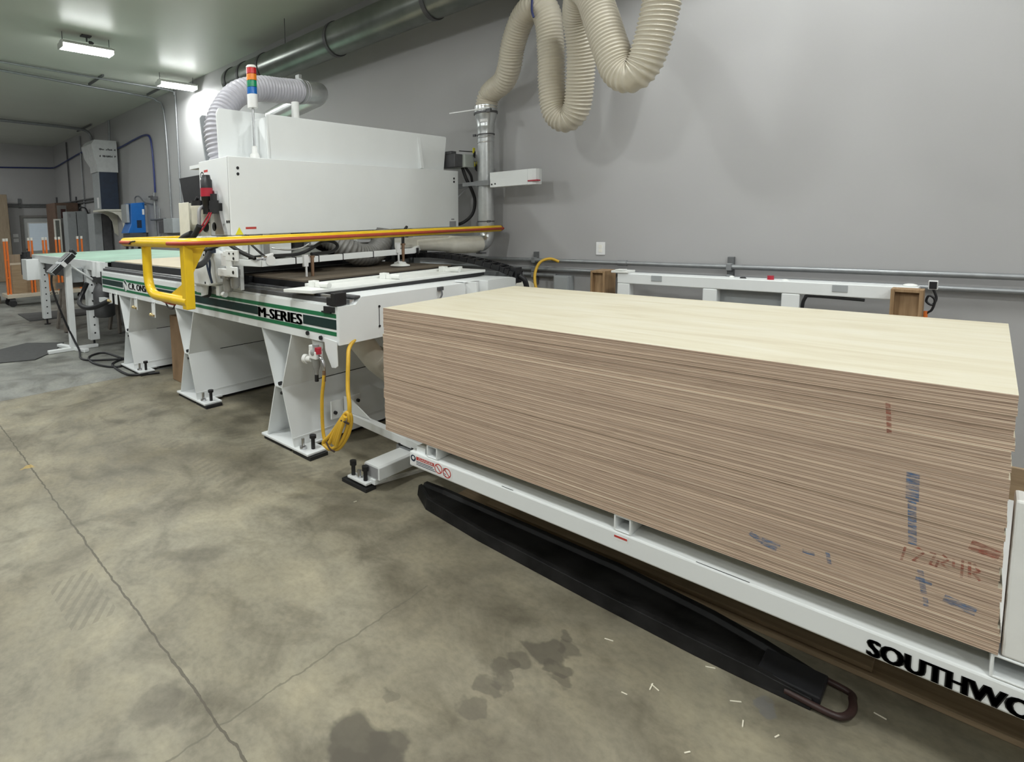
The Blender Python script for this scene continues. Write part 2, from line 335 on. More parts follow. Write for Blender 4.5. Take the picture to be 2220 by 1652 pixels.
# ---------------------------------------------------------------- mesh helpers
class MB:
    def __init__(s): s.v = []; s.f = []; s.mi = []; s.sm = []
    def add(s, vs, fs, mi=0, sm=False):
        o = len(s.v); s.v += [tuple(q) for q in vs]
        for f in fs: s.f.append([o+i for i in f]); s.mi.append(mi); s.sm.append(sm)
        return s
    def box(s, x0, x1, y0, y1, z0, z1, mi=0):
        x0, x1 = sorted((x0, x1)); y0, y1 = sorted((y0, y1)); z0, z1 = sorted((z0, z1))
        if mi != 99 and len(s.f):          # sub-millimetre setback so that no two boxes of one part share a face plane
            e = [0.00012+0.00009*((len(s.f)*7+k*3) % 5) for k in range(6)]
            if x1-x0 > .003: x0 += e[0]; x1 -= e[1]
            if y1-y0 > .003: y0 += e[2]; y1 -= e[3]
            if z1-z0 > .003: z0 += e[4]; z1 -= e[5]
        v = [(x, y, z) for z in (z0, z1) for y in (y0, y1) for x in (x0, x1)]
        return s.add(v, [(0,2,3,1), (4,5,7,6), (0,1,5,4), (2,6,7,3), (0,4,6,2), (1,3,7,5)], mi)
    def obox(s, c, ux, uy, uz, mi=0):        # half-axis vectors
        c, ux, uy, uz = map(Vector, (c, ux, uy, uz))
        v = [c+i*ux+j*uy+k*uz for k in (-1,1) for j in (-1,1) for i in (-1,1)]
        return s.add(v, [(0,2,3,1), (4,5,7,6), (0,1,5,4), (2,6,7,3), (0,4,6,2), (1,3,7,5)], mi)
    def bar(s, a, b, w, h, up=(0,0,1), mi=0):  # rectangular bar from a to b
        a, b = Vector(a), Vector(b); d = (b-a); L = d.length; d.normalize()
        sd = d.cross(Vector(up)); sd.normalize(); u = sd.cross(d)
        return s.obox((a+b)/2, sd*w/2, d*L/2, u*h/2, mi)
    def cyl(s, a, b, r0, r1=None, n=20, cap=True, mi=0, sm=True):
        r1 = r0 if r1 is None else r1
        a, b = Vector(a), Vector(b); d = (b-a).normalized()
        e = Vector((0,0,1)) if abs(d.z) < 0.9 else Vector((1,0,0))
        u = d.cross(e).normalized(); w_ = d.cross(u)
        vs = []
        for (c, r) in ((a, r0), (b, r1)):
            for i in range(n):
                t = 2*PI*i/n; vs.append(c + r*(math.cos(t)*u + math.sin(t)*w_))
        s.add(vs, [(i, (i+1) % n, n+(i+1) % n, n+i) for i in range(n)], mi, sm)
        if cap:
            s.add(vs[:n], [list(range(n))[::-1]], mi); s.add(vs[n:], [list(range(n))], mi)
        return s
    def lathe(s, a, d, prof, n=24, mi=0):      # prof: (distance along d, radius)
        a = Vector(a); d = Vector(d).normalized()
        e = Vector((0,0,1)) if abs(d.z) < 0.9 else Vector((1,0,0))
        u = d.cross(e).normalized(); w_ = d.cross(u); vs = []
        for (h, r) in prof:
            for i in range(n):
                t = 2*PI*i/n; vs.append(a + h*d + r*(math.cos(t)*u + math.sin(t)*w_))
        fs = [(k*n+i, k*n+(i+1) % n, (k+1)*n+(i+1) % n, (k+1)*n+i) for k in range(len(prof)-1) for i in range(n)]
        s.add(vs, fs, mi, True)
        s.add(vs[:n], [list(range(n))[::-1]], mi); s.add(vs[-n:], [list(range(n))], mi)
        return s
    def tube(s, pts, r, n=10, cap=True, mi=0, smooth=True, dens=6, rib=0.0, pitch=0.03):
        P = [Vector(p) for p in pts]
        if smooth and len(P) > 2:
            Q = []
            for i in range(len(P)-1):
                p0 = P[max(i-1, 0)]; p1 = P[i]; p2 = P[i+1]; p3 = P[min(i+2, len(P)-1)]
                for k in range(dens):
                    t = k/dens
                    Q.append(0.5*((2*p1) + (p2-p0)*t + (2*p0-5*p1+4*p2-p3)*t*t + (3*p1-p0-3*p2+p3)*t**3))
            Q.append(P[-1]); P = Q
        if rib:
            acc = [0.0]
            for i in range(1, len(P)): acc.append(acc[-1]+(P[i]-P[i-1]).length)
            tot = acc[-1]; m_ = max(4, int(tot/(pitch/6))); R_ = []; j = 0
            for i in range(m_+1):
                q = tot*i/m_
                while j < len(acc)-2 and acc[j+1] < q: j += 1
                seg = acc[j+1]-acc[j]; t = (q-acc[j])/seg if seg > 1e-9 else 0
                R_.append(P[j].lerp(P[j+1], min(max(t, 0), 1)))
            P = R_
        T = []
        for i in range(len(P)):
            d = P[min(i+1, len(P)-1)]-P[max(i-1, 0)]; T.append(d.normalized())
        e = Vector((0,0,1)) if abs(T[0].z) < 0.9 else Vector((1,0,0))
        u = T[0].cross(e).normalized(); vs = []; run = 0.0
        for i, p in enumerate(P):
            if i:
                run += (P[i]-P[i-1]).length
                u = (u - T[i]*u.dot(T[i])); u.normalize()
            w_ = T[i].cross(u)
            rr = r[i*len(r)//len(P)] if isinstance(r, (list, tuple)) else r
            if rib: rr = rr*(1+rib*(abs(math.cos(PI*run/pitch))**3*2-1))
            for k in range(n):
                t = 2*PI*k/n; vs.append(p + rr*(math.cos(t)*u + math.sin(t)*w_))
        L = len(P)
        s.add(vs, [(i*n+k, i*n+(k+1) % n, (i+1)*n+(k+1) % n, (i+1)*n+k) for i in range(L-1) for k in range(n)], mi, True)
        if cap:
            s.add(vs[:n], [list(range(n))[::-1]], mi); s.add(vs[-n:], [list(range(n))], mi)
        return s
    def prism(s, poly, axis, d0, d1, mi=0):    # poly in the two other axes (xy order kept), extruded along axis
        def P(a, b, d):
            return {'x': (d, a, b), 'y': (a, d, b), 'z': (a, b, d)}[axis]
        n = len(poly); vs = [P(a, b, d0) for a, b in poly] + [P(a, b, d1) for a, b in poly]
        s.add(vs, [list(range(n)), list(range(n, 2*n))[::-1]] + [(i, n+i, n+(i+1) % n, (i+1) % n) for i in range(n)], mi)
        return s
    def ring_prism(s, outer, inner, axis, d0, d1, mi=0):   # plate with a hole; outer and inner have equal counts
        def P(a, b, d):
            return {'x': (d, a, b), 'y': (a, d, b), 'z': (a, b, d)}[axis]
        n = len(outer); vs = []
        for d in (d0, d1):
            vs += [P(a, b, d) for a, b in outer]; vs += [P(a, b, d) for a, b in inner]
        fs = []
        for i in range(n):
            j = (i+1) % n
            fs += [(i, j, n+j, n+i), (2*n+i, 3*n+i, 3*n+j, 2*n+j), (i, 2*n+i, 2*n+j, j), (n+i, n+j, 3*n+j, 3*n+i)]
        return s.add(vs, fs, mi)
    def sphere(s, c, r, n=14, m=8, mi=0, sc=(1,1,1)):
        c = Vector(c); vs = []
        for i in range(m+1):
            a = PI*i/m
            for k in range(n):
                t = 2*PI*k/n
                vs.append(c+Vector((r*sc[0]*math.sin(a)*math.cos(t), r*sc[1]*math.sin(a)*math.sin(t), r*sc[2]*math.cos(a))))
        return s.add(vs, [(i*n+k, (i+1)*n+k, (i+1)*n+(k+1) % n, i*n+(k+1) % n) for i in range(m) for k in range(n)], mi, True)
    def text(s, string, org, ux, uy, width, height, bold=0.0, thick=0.0006, mi=0, fat=None):
        c = bpy.data.curves.new('lettering', 'FONT'); c.body = string; c.offset = bold; c.resolution_u = 3
        o = bpy.data.objects.new('lettering', c); COL.objects.link(o)
        dg = bpy.context.evaluated_depsgraph_get(); dg.update()
        me = bpy.data.meshes.new_from_object(o.evaluated_get(dg))
        xs = [v.co.x for v in me.vertices]; ys = [v.co.y for v in me.vertices]
        x0, x1, y0, y1 = min(xs), max(xs), min(ys), max(ys)
        org, ux, uy = Vector(org), Vector(ux).normalized(), Vector(uy).normalized(); nn = ux.cross(uy)
        vs = [org + ux*((v.co.x-x0)/(x1-x0)*width) + uy*((v.co.y-y0)/(y1-y0)*height) + nn*thick for v in me.vertices]
        for sh_ in (fat if fat else (0.0,)):
            s.add([v+ux*sh_ for v in vs], [list(p.vertices) for p in me.polygons], mi)
        bpy.data.objects.remove(o); bpy.data.curves.remove(c); bpy.data.meshes.remove(me)
        return s

PATTERNS = ('screw', 'bolt', 'letter', 'print', 'text', 'stripe', 'band', 'hole', 'blind', 'bead', 'mark', 'socket', 'word', 'chain', 'cover_plate', 'leg', 'frame', 'hood', 'elbow', 'outlet', 'strip', 'tag', 'crayon', 'end_stop', 'infill')
def clusters(mb):
    par = list(range(len(mb.v)))
    def find(i):
        while par[i] != i: par[i] = par[par[i]]; i = par[i]
        return i
    for f in mb.f:
        for q in f[1:]: par[find(q)] = find(f[0])
    isl = {}
    for i, v in enumerate(mb.v): isl.setdefault(find(i), []).append(v)
    bx = {k: [min(v[a] for v in vs)-.002 for a in range(3)]+[max(v[a] for v in vs)+.002 for a in range(3)] for k, vs in isl.items()}
    ks = list(bx); lab = {k: k for k in ks}
    ch = True
    while ch:
        ch = False
        for a in ks:
            for c in ks:
                if lab[a] != lab[c] and all(bx[a][i] <= bx[c][i+3] and bx[c][i] <= bx[a][i+3] for i in range(3)):
                    lo, hi = sorted((lab[a], lab[c])); ch = True
                    for k in ks:
                        if lab[k] == hi: lab[k] = lo
    groups = {}
    for fi, f in enumerate(mb.f): groups.setdefault(lab[find(f[0])], []).append(fi)
    out = []
    for fis in groups.values():
        m = MB(); idx = {}
        for fi in fis:
            g = []
            for i in mb.f[fi]:
                if i not in idx: idx[i] = len(m.v); m.v.append(mb.v[i])
                g.append(idx[i])
            m.f.append(g); m.mi.append(mb.mi[fi]); m.sm.append(mb.sm[fi])
        out.append(m)
    return out
def fil(pts, rad, n=8):
    """polyline with rounded corners; rad is one radius or one per inner corner"""
    P = [Vector(p) for p in pts]; out = [P[0]]
    for i in range(1, len(P)-1):
        r = rad[i-1] if isinstance(rad, (list, tuple)) else rad
        a, b, c = P[i-1], P[i], P[i+1]; u = (a-b).normalized(); v = (c-b).normalized()
        p0, p1 = b+u*r, b+v*r
        for k in range(n+1):
            t = k/n; out.append((1-t)**2*p0 + 2*t*(1-t)*b + t*t*p1)
    out.append(P[-1]); return out
def base_of(o):
    v = Vector((0, 0, 0))
    while o is not None: v += Vector(o.location); o = o.parent
    return v
def obj(name, mb, mats, parent=None, loc=None, bevel=0.0, label=None, kind=None):
    if not isinstance(mats, (list, tuple)): mats = [mats]
    if parent is not None and kind is None and not any(k in name for k in PATTERNS):
        cl = clusters(mb)
        if len(cl) > 1:
            res = [obj(name, m, mats, parent, loc, bevel, label, 'single') for m in cl]
            return res[0]
    if parent is None:
        if loc is None:
            xs = [v[0] for v in mb.v]; ys = [v[1] for v in mb.v]; zs = [v[2] for v in mb.v]
            loc = ((min(xs)+max(xs))/2, (min(ys)+max(ys))/2, min(zs))
        off = Vector(loc)
    else:
        loc = (0, 0, 0); off = base_of(parent)
    me = bpy.data.meshes.new(name)
    me.from_pydata([tuple(Vector(v)-off) for v in mb.v], [], mb.f)
    for q in mats: me.materials.append(MT[q] if isinstance(q, str) else q)
    for p, mi, sm in zip(me.polygons, mb.mi, mb.sm): p.material_index = mi; p.use_smooth = sm
    bm = bmesh.new(); bm.from_mesh(me); bmesh.ops.recalc_face_normals(bm, faces=bm.faces); bm.to_mesh(me); bm.free()
    me.update()
    o = bpy.data.objects.new(name, me); COL.objects.link(o); o.location = loc
    if parent is not None: o.parent = parent
    if bevel:
        b = o.modifiers.new('bevel', 'BEVEL'); b.width = bevel; b.segments = 2; b.limit_method = 'ANGLE'; b.angle_limit = math.radians(40)
    if label: o['label'] = label
    if kind and kind != 'single': o['kind'] = kind
    return o
def tag(o, label, cat, group=None):
    o['label'] = label; o['category'] = cat
    if group: o['group'] = group
    return o
def thing(name, label, cat, loc, group=None):
    o = bpy.data.objects.new(name, None); COL.objects.link(o); o.location = loc; o.empty_display_size = 0.1
    return tag(o, label, cat, group)
def struct(name, mb, mats, parent=None, bevel=0.0):
    o = obj(name, mb, mats, parent, bevel=bevel)
    if parent is None: o['kind'] = 'structure'
    return o
def dup(root, loc, label=None):
    r = root.copy(); COL.objects.link(r); r.location = loc
    if label: r['label'] = label
    for ch in list(root.children):
        c = ch.copy(); COL.objects.link(c); c.parent = r
        for g in list(ch.children):
            d = g.copy(); COL.objects.link(d); d.parent = c
    return r

# ================================================================ the room
WY = 5.2; XL, XR, YF = -21.4, 5.5, -6.5
struct('floor', MB().box(XL-.2, XR+.2, YF-.2, WY+.2, -0.15, 0), 'floor')
struct('ceiling', MB().box(XL-.2, XR+.2, YF-.2, WY+.2, CEIL, CEIL+0.15), 'ceil')
struct('wall_back', MB().box(XL-.2, XR+.2, WY, WY+0.2, 0, CEIL), 'wall')
struct('wall_left', MB().box(XL-0.2, XL, YF, WY, 0, CEIL), 'wall')
struct('wall_right', MB().box(XR, XR+0.2, YF, WY, 0, CEIL), 'wall')
struct('wall_front', MB().box(XL, XR, YF-0.2, YF, 0, CEIL), 'wall')

# door at the far end of the hall
b = MB(); y0, y1, zt = 4.12, 4.98, 2.05
b.box(XL, XL+.05, y0, y1, 0.01, zt)
door = struct('door_1', b, 'doorpaint', bevel=.004)
door['label'] = 'grey door with blind covered glass at the far end'
fr = MB().box(XL, XL+.08, y0-.09, y0-.005, 0, zt+.09).box(XL, XL+.08, y1+.005, y1+.09, 0, zt+.09).box(XL, XL+.08, y0-.09, y1+.09, zt+.005, zt+.09)
struct('door_frame', fr, 'trimbrown', door, bevel=.006)
gf = MB().box(XL+.05, XL+.066, 4.24, 4.27, .93, 1.90).box(XL+.05, XL+.066, 4.83, 4.86, .93, 1.90).box(XL+.05, XL+.066, 4.24, 4.86, 1.87, 1.90).box(XL+.05, XL+.066, 4.24, 4.86, .93, .96)
struct('glazing_bead', gf, 'white2', door)
bl = MB()
for k in range(30): bl.box(XL+.05, XL+.056+.002*(k % 2), 4.27, 4.83, .96+k*.0303, .96+k*.0303+.029)
struct('window_blind', bl, 'blind', door)
struct('door_handle', MB().cyl((XL+.05, 4.17, 1.0), (XL+.09, 4.17, 1.0), .025).sphere((XL+.11, 4.17, 1.0), .032), 'dgrey', door)
struct('door_closer', MB().box(XL+.05, XL+.085, 4.2, 4.21, 1.0, 1.1), 'dgrey', door)
tag(obj('switch_plate', MB().box(XL, XL+.012, 3.80, 3.95, 1.42, 1.53).box(XL+.012, XL+.02, 3.83, 3.845, 1.46, 1.49).box(XL+.012, XL+.02, 3.905, 3.92, 1.46, 1.49), 'label', bevel=.003), 'white wall plate beside the far door, upper of the pair', 'switch')
tag(obj('switch_plate', MB().box(XL, XL+.012, 3.80, 3.95, 1.26, 1.37).box(XL+.012, XL+.02, 3.86, 3.89, 1.29, 1.34), 'label', bevel=.003), 'white wall plate beside the far door, lower of the pair', 'switch')
# conduits on the end wall
for k, z in enumerate((2.50, 2.43)):
    tag(obj('conduit_pipe', MB().cyl((XL+.04, 1.5, z), (XL+.04, 5.15, z), .022, n=10), 'conduitd'),
        ('upper' if k == 0 else 'lower')+' grey conduit running level along the far end wall', 'conduit')
tag(obj('strut_bracket', MB().box(XL, XL+.045, 4.02, 4.10, 2.38, 2.70), 'conduitd'), 'grey strut bracket holding the conduits above the far door', 'bracket')

# ================================================================ ceiling fixtures
def fixture(x, y, z, label):
    t = thing('strip_light', label, 'ceiling light', (x, y, z), 'strip lights under the ceiling')
    obj('housing', MB().prism([(x-.13, z), (x-.05, z+.06), (x+.05, z+.06), (x+.13, z)], 'y', y-.36, y+.36), 'white2', t)
    for s in (-1, 1):
        obj('light_tube', MB().cyl((x+s*.07, y-.35, z-.03), (x+s*.07, y+.35, z-.03), .026, n=12), 'glow', t)
        obj('hanger_wire', MB().cyl((x, y+s*.33, z+.06), (x, y+s*.33, CEIL-.002), .005, n=6), 'dgrey', t)
        obj('end_cap', MB().box(x-.12, x+.12, y+s*.355, y+s*.37, z-.055, z+.03), 'white2', t)
    return t
f1 = fixture(*LAMPS[0], 'twin tube strip light at upper left, nearer and larger of the two lit')
obj('outlet_bracket', MB().box(-9.1, -9.0, 2.70, 2.84, CEIL-.02, CEIL-.003).cyl((-9.05, 2.78, 4.40), (-9.05, 2.78, CEIL-.02), .012, n=8).lathe((-9.05, 2.86, 4.37), (0, -.6, .5), [(0, .035), (.04, .03), (.07, .008)]), 'dgrey', f1)
fixture(*LAMPS[1], 'twin tube strip light close to the grey wall, farther and smaller one')
for (lx, ly, lz) in LAMPS[2:]:
    fixture(lx, ly, lz, 'twin tube strip light hung overhead, outside the view')

# ceiling conduits
ca = [(-11.45, 0.8, 4.43), (-11.58, 2.07, 4.43), (-11.9, 3.6, 4.43), (-12.1, 4.85, 4.42), (-12.1, 5.08, 4.36), (-12.0, 5.17, 4.2), (-11.9, 5.17, 3.4), (-11.88, 5.17, 2.4), (-11.88, 5.17, 1.78)]
tag(obj('conduit_pipe', MB().tube(ca, .022, 10), 'conduit'), 'conduit crossing the ceiling and bending down the wall to the grey box', 'conduit')
cb = [(-11.0, 0.8, 4.45), (-11.1, 2.07, 4.45), (-11.28, 3.9, 4.45), (-11.35, 5.0, 4.44), (-11.35, 5.15, 4.36), (-11.35, 5.17, 4.2), (-11.35, 5.17, 1.2)]
tag(obj('conduit_pipe', MB().tube(cb, .018, 10), 'conduit'), 'paler conduit crossing the ceiling and dropping behind the router', 'conduit')
cc = [(-16.3, 0.8, 4.42), (-16.6, 2.9, 4.42), (-16.85, 4.6, 4.42), (-16.95, 5.05, 4.36), (-16.9, 5.15, 4.1), (-16.6, 5.15, 3.85)]
tag(obj('conduit_pipe', MB().tube(cc, .04, 10), 'conduit'), 'thick far conduit crossing the ceiling toward the hanging heater', 'conduit')
for k, (x0, y0) in enumerate(((-11.5, 3.65), (-11.72, 4.9))):
    tag(obj('strut_bracket', MB().box(x0-.42, x0+.42, y0-.02, y0+.02, CEIL-.035, CEIL-.001), 'conduitd'),
        'ceiling strut under the twin conduits, '+('the one nearer the camera' if k == 0 else 'the one next to the wall'), 'bracket')
tag(obj('strut_bracket', MB().box(-17.6, -16.3, 4.95, 4.99, CEIL-.05, CEIL-.015), 'conduitd'), 'ceiling strut above the heater holding the thick conduit', 'bracket')

# ================================================================ main duct along the wall
dy, dz, dr = 4.75, 3.93, 0.205
t = thing('spiral_duct', 'large round galvanised duct running high along the grey wall', 'duct', (-5.6, dy, dz))
obj('duct_run', MB().cyl((-8.25, dy, dz), (3.5, dy, dz), dr, n=40), 'duct', t)
for k, xx in enumerate((-8.15, -7.75, -7.2, -5.6, -4.0, -2.4)):
    obj('joint_band', MB().cyl((xx-.025, dy, dz), (xx+.025, dy, dz), dr+.012, n=40), 'dgrey', t)
for xx in (-6.7, -3.8):
    obj('hanger_rod', MB().cyl((xx, dy-.02, dz+dr), (xx, dy-.02, CEIL-.002), .005, n=6), 'dgrey', t)

# ================================================================ conduits, plates and boxes on the long wall
for z, x0, x1, lab, r in ((1.178, -5.2, 5.3, 'topmost grey conduit running level along the back wall', .02),
                       (1.09, -5.2, 5.3, 'middle grey conduit running level along the back wall', .018),
                       (1.03, -5.2, -2.80, 'lowest short grey conduit ending at the grey wall box', .018)):
    tag(obj('conduit_pipe', MB().cyl((x0, WY-.06, z), (x1, WY-.06, z), r, n=12).cyl((-2.2, WY-.06, z), (-2.12, WY-.06, z), r+.006, n=12), 'conduit'), lab, 'conduit')
for x0, z0, z1, lab in ((-3.04, .93, 1.26, 'dark strut bracket on the back wall behind the white tank'), (-1.335, .80, 1.255, 'dark strut bracket on the back wall above the white rack')):
    t = thing('strut_bracket', lab, 'bracket', (x0, WY, z0))
    obj('channel', MB().box(x0-.022, x0+.022, WY-.038, WY, z0, z1), 'conduitd', t, bevel=.003)
    for z in (1.178, 1.09, 1.03):
        obj('pipe_clamp', MB().box(x0-.018, x0+.018, WY-.09, WY-.038, z-.028, z+.028), 'conduit', t, bevel=.004)
tag(obj('junction_box', MB().box(-2.80, -2.645, WY-.11, WY, .87, 1.035).box(-2.79, -2.655, WY-.118, WY-.11, .88, 1.025), 'grey_box', bevel=.004), 'small grey junction box on the back wall beside the yellow hose', 'junction box')
t = thing('wall_outlet', 'white wall outlet plate on the grey back wall above the conduits', 'outlet', (-2.387, WY, 1.24))
obj('cover_plate', MB().box(-2.430, -2.345, WY-.008, WY, 1.242, 1.362), 'label', t, bevel=.003)
for z in (1.282, 1.322):
    obj('socket', MB().box(-2.403, -2.372, WY-.011, WY-.008, z-.015, z+.015).box(-2.395, -2.392, WY-.0115, WY-.011, z-.006, z+.008).box(-2.383, -2.380, WY-.0115, WY-.011, z-.006, z+.008), 'capwhite', t)
# white tank with yellow hose
t = thing('pressure_tank', 'white horizontal tank against the back wall behind the router table', 'tank', (-3.1, 5.0, .80))
obj('shell', MB().lathe((-4.1, 4.98, .895), (1, 0, 0), [(0, .01), (.02, .05), (.06, .08), (.12, .09), (1.05, .09), (1.11, .08), (1.15, .05), (1.17, .01)]), 'pvc', t)
for xx in (-3.9, -3.12): obj('strap', MB().cyl((xx-.018, 4.98, .895), (xx+.018, 4.98, .895), .094, n=24), 'dgrey', t)
obj('stand_leg', MB().box(-3.9, -3.86, 4.9, 5.06, 0, .81), 'grey_box', t); obj('stand_leg', MB().box(-3.2, -3.16, 4.9, 5.06, 0, .81), 'grey_box', t)
tag(obj('air_hose', MB().tube([(-2.76, 5.12, 1.17), (-2.83, 5.08, 1.20), (-2.90, 5.02, 1.17), (-2.93, 4.98, 1.08), (-2.90, 4.92, .98), (-2.83, 4.86, .80), (-2.8, 4.8, .4), (-2.85, 4.75, .02)], .014, 10), 'yellowhose'),
    'thin yellow air hose dropping from the wall conduit beside the white tank', 'hose')

# ================================================================ things on and along the long wall, far left
# hanging heater with plastic over its upper half
t = thing('unit_heater', 'navy and grey hanging heater wrapped in clear plastic at its top', 'heater', (-15.2, 4.93, 2.11))
obj('casing', MB().box(-15.5, -14.98, 4.66, 5.12, 2.11, 3.45), 'grey_box', t, bevel=.01)
obj('side_panel', MB().box(-14.98, -14.962, 4.675, 5.115, 2.125, 3.12).cyl((-14.962, 4.98, 2.42), (-14.957, 4.98, 2.42), .012, n=10), 'navy', t)
cv = MB()
def ringq(x0, x1, y0, y1, z): return [(x0, y0, z), (x1, y0, z), (x1, y1, z), (x0, y1, z)]
rings = [ringq(-15.53, -14.945, 4.635, 5.14, 3.06), ringq(-15.55, -14.935, 4.63, 5.14, 3.22), ringq(-15.72, -14.93, 4.56, 5.14, 3.45), ringq(-15.80, -14.93, 4.52, 5.14, 3.75), ringq(-15.70, -14.95, 4.60, 5.14, 3.86)]
vs = [q for r in rings for q in r]
fs = [(k*4+i, k*4+(i+1) % 4, (k+1)*4+(i+1) % 4, (k+1)*4+i) for k in range(4) for i in range(4)] + [(16, 17, 18, 19)]
cv.add(vs, fs)
MT['film'] = plain('milky_plastic_film', (0.60, 0.61, 0.61), 0.18, vary=0.06, scale=9, bmp=0.5)
pc = obj('plastic_cover', cv, 'film', t)
lt = MB(); rp = random.Random(5)
for z0, words in ((3.60, (.11, .15, .04)), (3.43, (.025, .24, .04))):     # print too blurred to read in the picture
    y = 4.70
    for wl in words:
        e = y+wl
        while y < e:
            k = rp.uniform(.012, .02); h = rp.uniform(.03, .055)
            lt.box(-14.9292, -14.9284, y, y+k, z0+rp.uniform(0, .012), z0+h); y += k+rp.uniform(.002, .006)
        y += .04
obj('lettering', lt, 'blackink', pc)
obj('paper_tag', MB().box(-15.2, -15.08, 4.650, 4.659, 2.15, 2.42), 'label', t)
obj('supply_pipe', MB().tube([(-15.35, 5.1, 3.86), (-15.35, 5.12, 4.2), (-15.35, 5.12, 4.44)], .03, 10), 'conduit', t)
# cream wall bracket shelf under it
t = thing('wall_bracket', 'cream bracket shelf on the wall under the hanging heater', 'bracket', (-14.9, 4.95, 1.55))
obj('shelf_plate', MB().box(-15.5, -14.62, 4.62, WY-.003, 2.06, 2.105), 'cream', t, bevel=.004)
for xx in (-15.4, -14.66): obj('gusset', MB().prism([(WY-.003, 2.06), (4.68, 2.06), (4.82, 2.03), (4.97, 1.95), (5.06, 1.80), (5.10, 1.5), (WY-.003, 1.42)], 'x', xx-.012, xx+.012), 'cream', t)
# blue air dryer on the wall
t = thing('air_dryer', 'bright blue air dryer cabinet behind the green topped table', 'air dryer', (-13.5, 4.97, 1.35))
obj('cabinet', MB().prism([(4.70, 1.50), (4.80, 1.72), (4.82, 2.20), (5.14, 2.22), (5.14, 1.50)], 'x', -13.75, -13.30), 'blue', t, bevel=.012)
obj('front_grille', MB().box(-13.73, -13.4, 4.735, 4.80, 1.75, 2.18), 'grey_box', t)
obj('side_panel', MB().box(-13.7, -13.31, 5.14, 5.196, 1.5, 2.15), 'greyink', t)
obj('control_window', MB().box(-13.299, -13.292, 4.93, 5.04, 1.62, 1.80), 'navy', t)
obj('label_plate', MB().box(-13.299, -13.294, 5.07, 5.12, 1.93, 2.06), 'label', t)
obj('air_pipe', MB().tube([(-13.5, 5.0, 2.2), (-13.5, 5.0, 2.34), (-13.35, 5.04, 2.36), (-13.2, 5.1, 2.22), (-12.95, 5.13, 2.17), (-12.75, 5.14, 2.15)], .016, 8), 'conduitd', t)
tag(obj('metal_stand', MB().box(-13.75, -13.3, 4.75, 5.15, 1.18, 1.49).box(-13.72, -13.67, 4.78, 4.83, 0, 1.18).box(-13.38, -13.33, 4.78, 4.83, 0, 1.18).box(-13.72, -13.67, 5.07, 5.12, 0, 1.18).box(-13.38, -13.33, 5.07, 5.12, 0, 1.18), 'dgrey'), 'dark metal stand carrying the blue air dryer', 'stand')
# blue air line
tag(obj('air_line', MB().tube([(XL+.04, 2.2, 3.69), (XL+.04, 3.6, 3.71), (XL+.04, 4.5, 3.735), (XL+.04, 4.95, 3.745), (XL+.07, 5.10, 3.75), (XL+.15, 5.155, 3.752), (XL+.3, 5.16, 3.755), (XL+.8, 5.16, 3.77), (-19.6, 5.16, 3.83), (-18.3, 5.16, 3.90), (-17.0, 5.17, 3.93), (-15.9, 5.165, 3.80), (-14.95, 5.165, 3.68), (-13.9, 5.17, 3.74), (-13.2, 5.17, 3.77), (-12.85, 5.17, 3.70), (-12.74, 5.17, 3.45), (-12.70, 5.17, 2.9), (-12.70, 5.17, 2.42)], .022, 8), 'bluehose'),
    'dark blue air line running along the walls and arching down beside the blue dryer', 'hose')
t = thing('air_manifold', 'grey pipe manifold with valves on the wall beside the blue dryer', 'pipework', (-12.6, 5.1, 1.3))
obj('riser', MB().cyl((-12.70, 5.14, 1.2), (-12.70, 5.14, 2.42), .025, n=10), 'conduit', t)
obj('riser', MB().cyl((-12.45, 5.14, 1.2), (-12.45, 5.14, 2.05), .022, n=10), 'conduit', t)
obj('crossbar', MB().cyl((-12.9, 5.12, 1.80), (-12.1, 5.12, 1.80), .025, n=10), 'conduitd', t)
obj('valve', MB().box(-12.78, -12.62, 5.08, 5.19, 2.25, 2.33).cyl((-12.9, 5.1, 2.33), (-12.7, 5.1, 2.33), .02, n=8), 'dgrey', t)
tag(obj('junction_box', MB().box(-12.25, -11.95, 5.02, WY, 1.48, 1.76), 'dgrey', bevel=.006), 'darker grey electrical box on the wall, left one of the adjoining pair', 'junction box')
tag(obj('junction_box', MB().box(-11.93, -11.45, 5.0, WY, 1.49, 1.80), 'grey_box', bevel=.006), 'pale grey electrical box on the wall at the foot of the conduit', 'junction box')
# vertical conduits in the far corner
for x, lab, m, r in ((-19.56, 'dark vertical conduit on the wall nearest the far corner', 'dgrey', .022), (-18.1, 'pale vertical conduit on the wall left of the heater', 'conduit', .022)):
    tag(obj('conduit_pipe', MB().cyl((x, WY-.04, 1.0), (x, WY-.04, 4.40), r, n=10), m), lab, 'conduit')
for k, z in enumerate((2.51, 2.43)):
    tag(obj('conduit_pipe', MB().cyl((XL+.05, WY-.05, z), (-15.6, WY-.05, z), .022, n=10), 'conduitd'), ('upper' if k == 0 else 'lower')+' level conduit on the wall between the far corner and heater', 'conduit')
tag(obj('strut_bracket', MB().box(XL+.1, XL+.16, WY-.045, WY, 2.35, 2.75), 'dgrey'), 'dark strut bracket in the far room corner', 'bracket')
tag(obj('strut_bracket', MB().box(-19.0, -18.95, WY-.045, WY, 2.35, 2.65), 'dgrey'), 'dark strut bracket on the wall behind the grey cabinets', 'bracket')
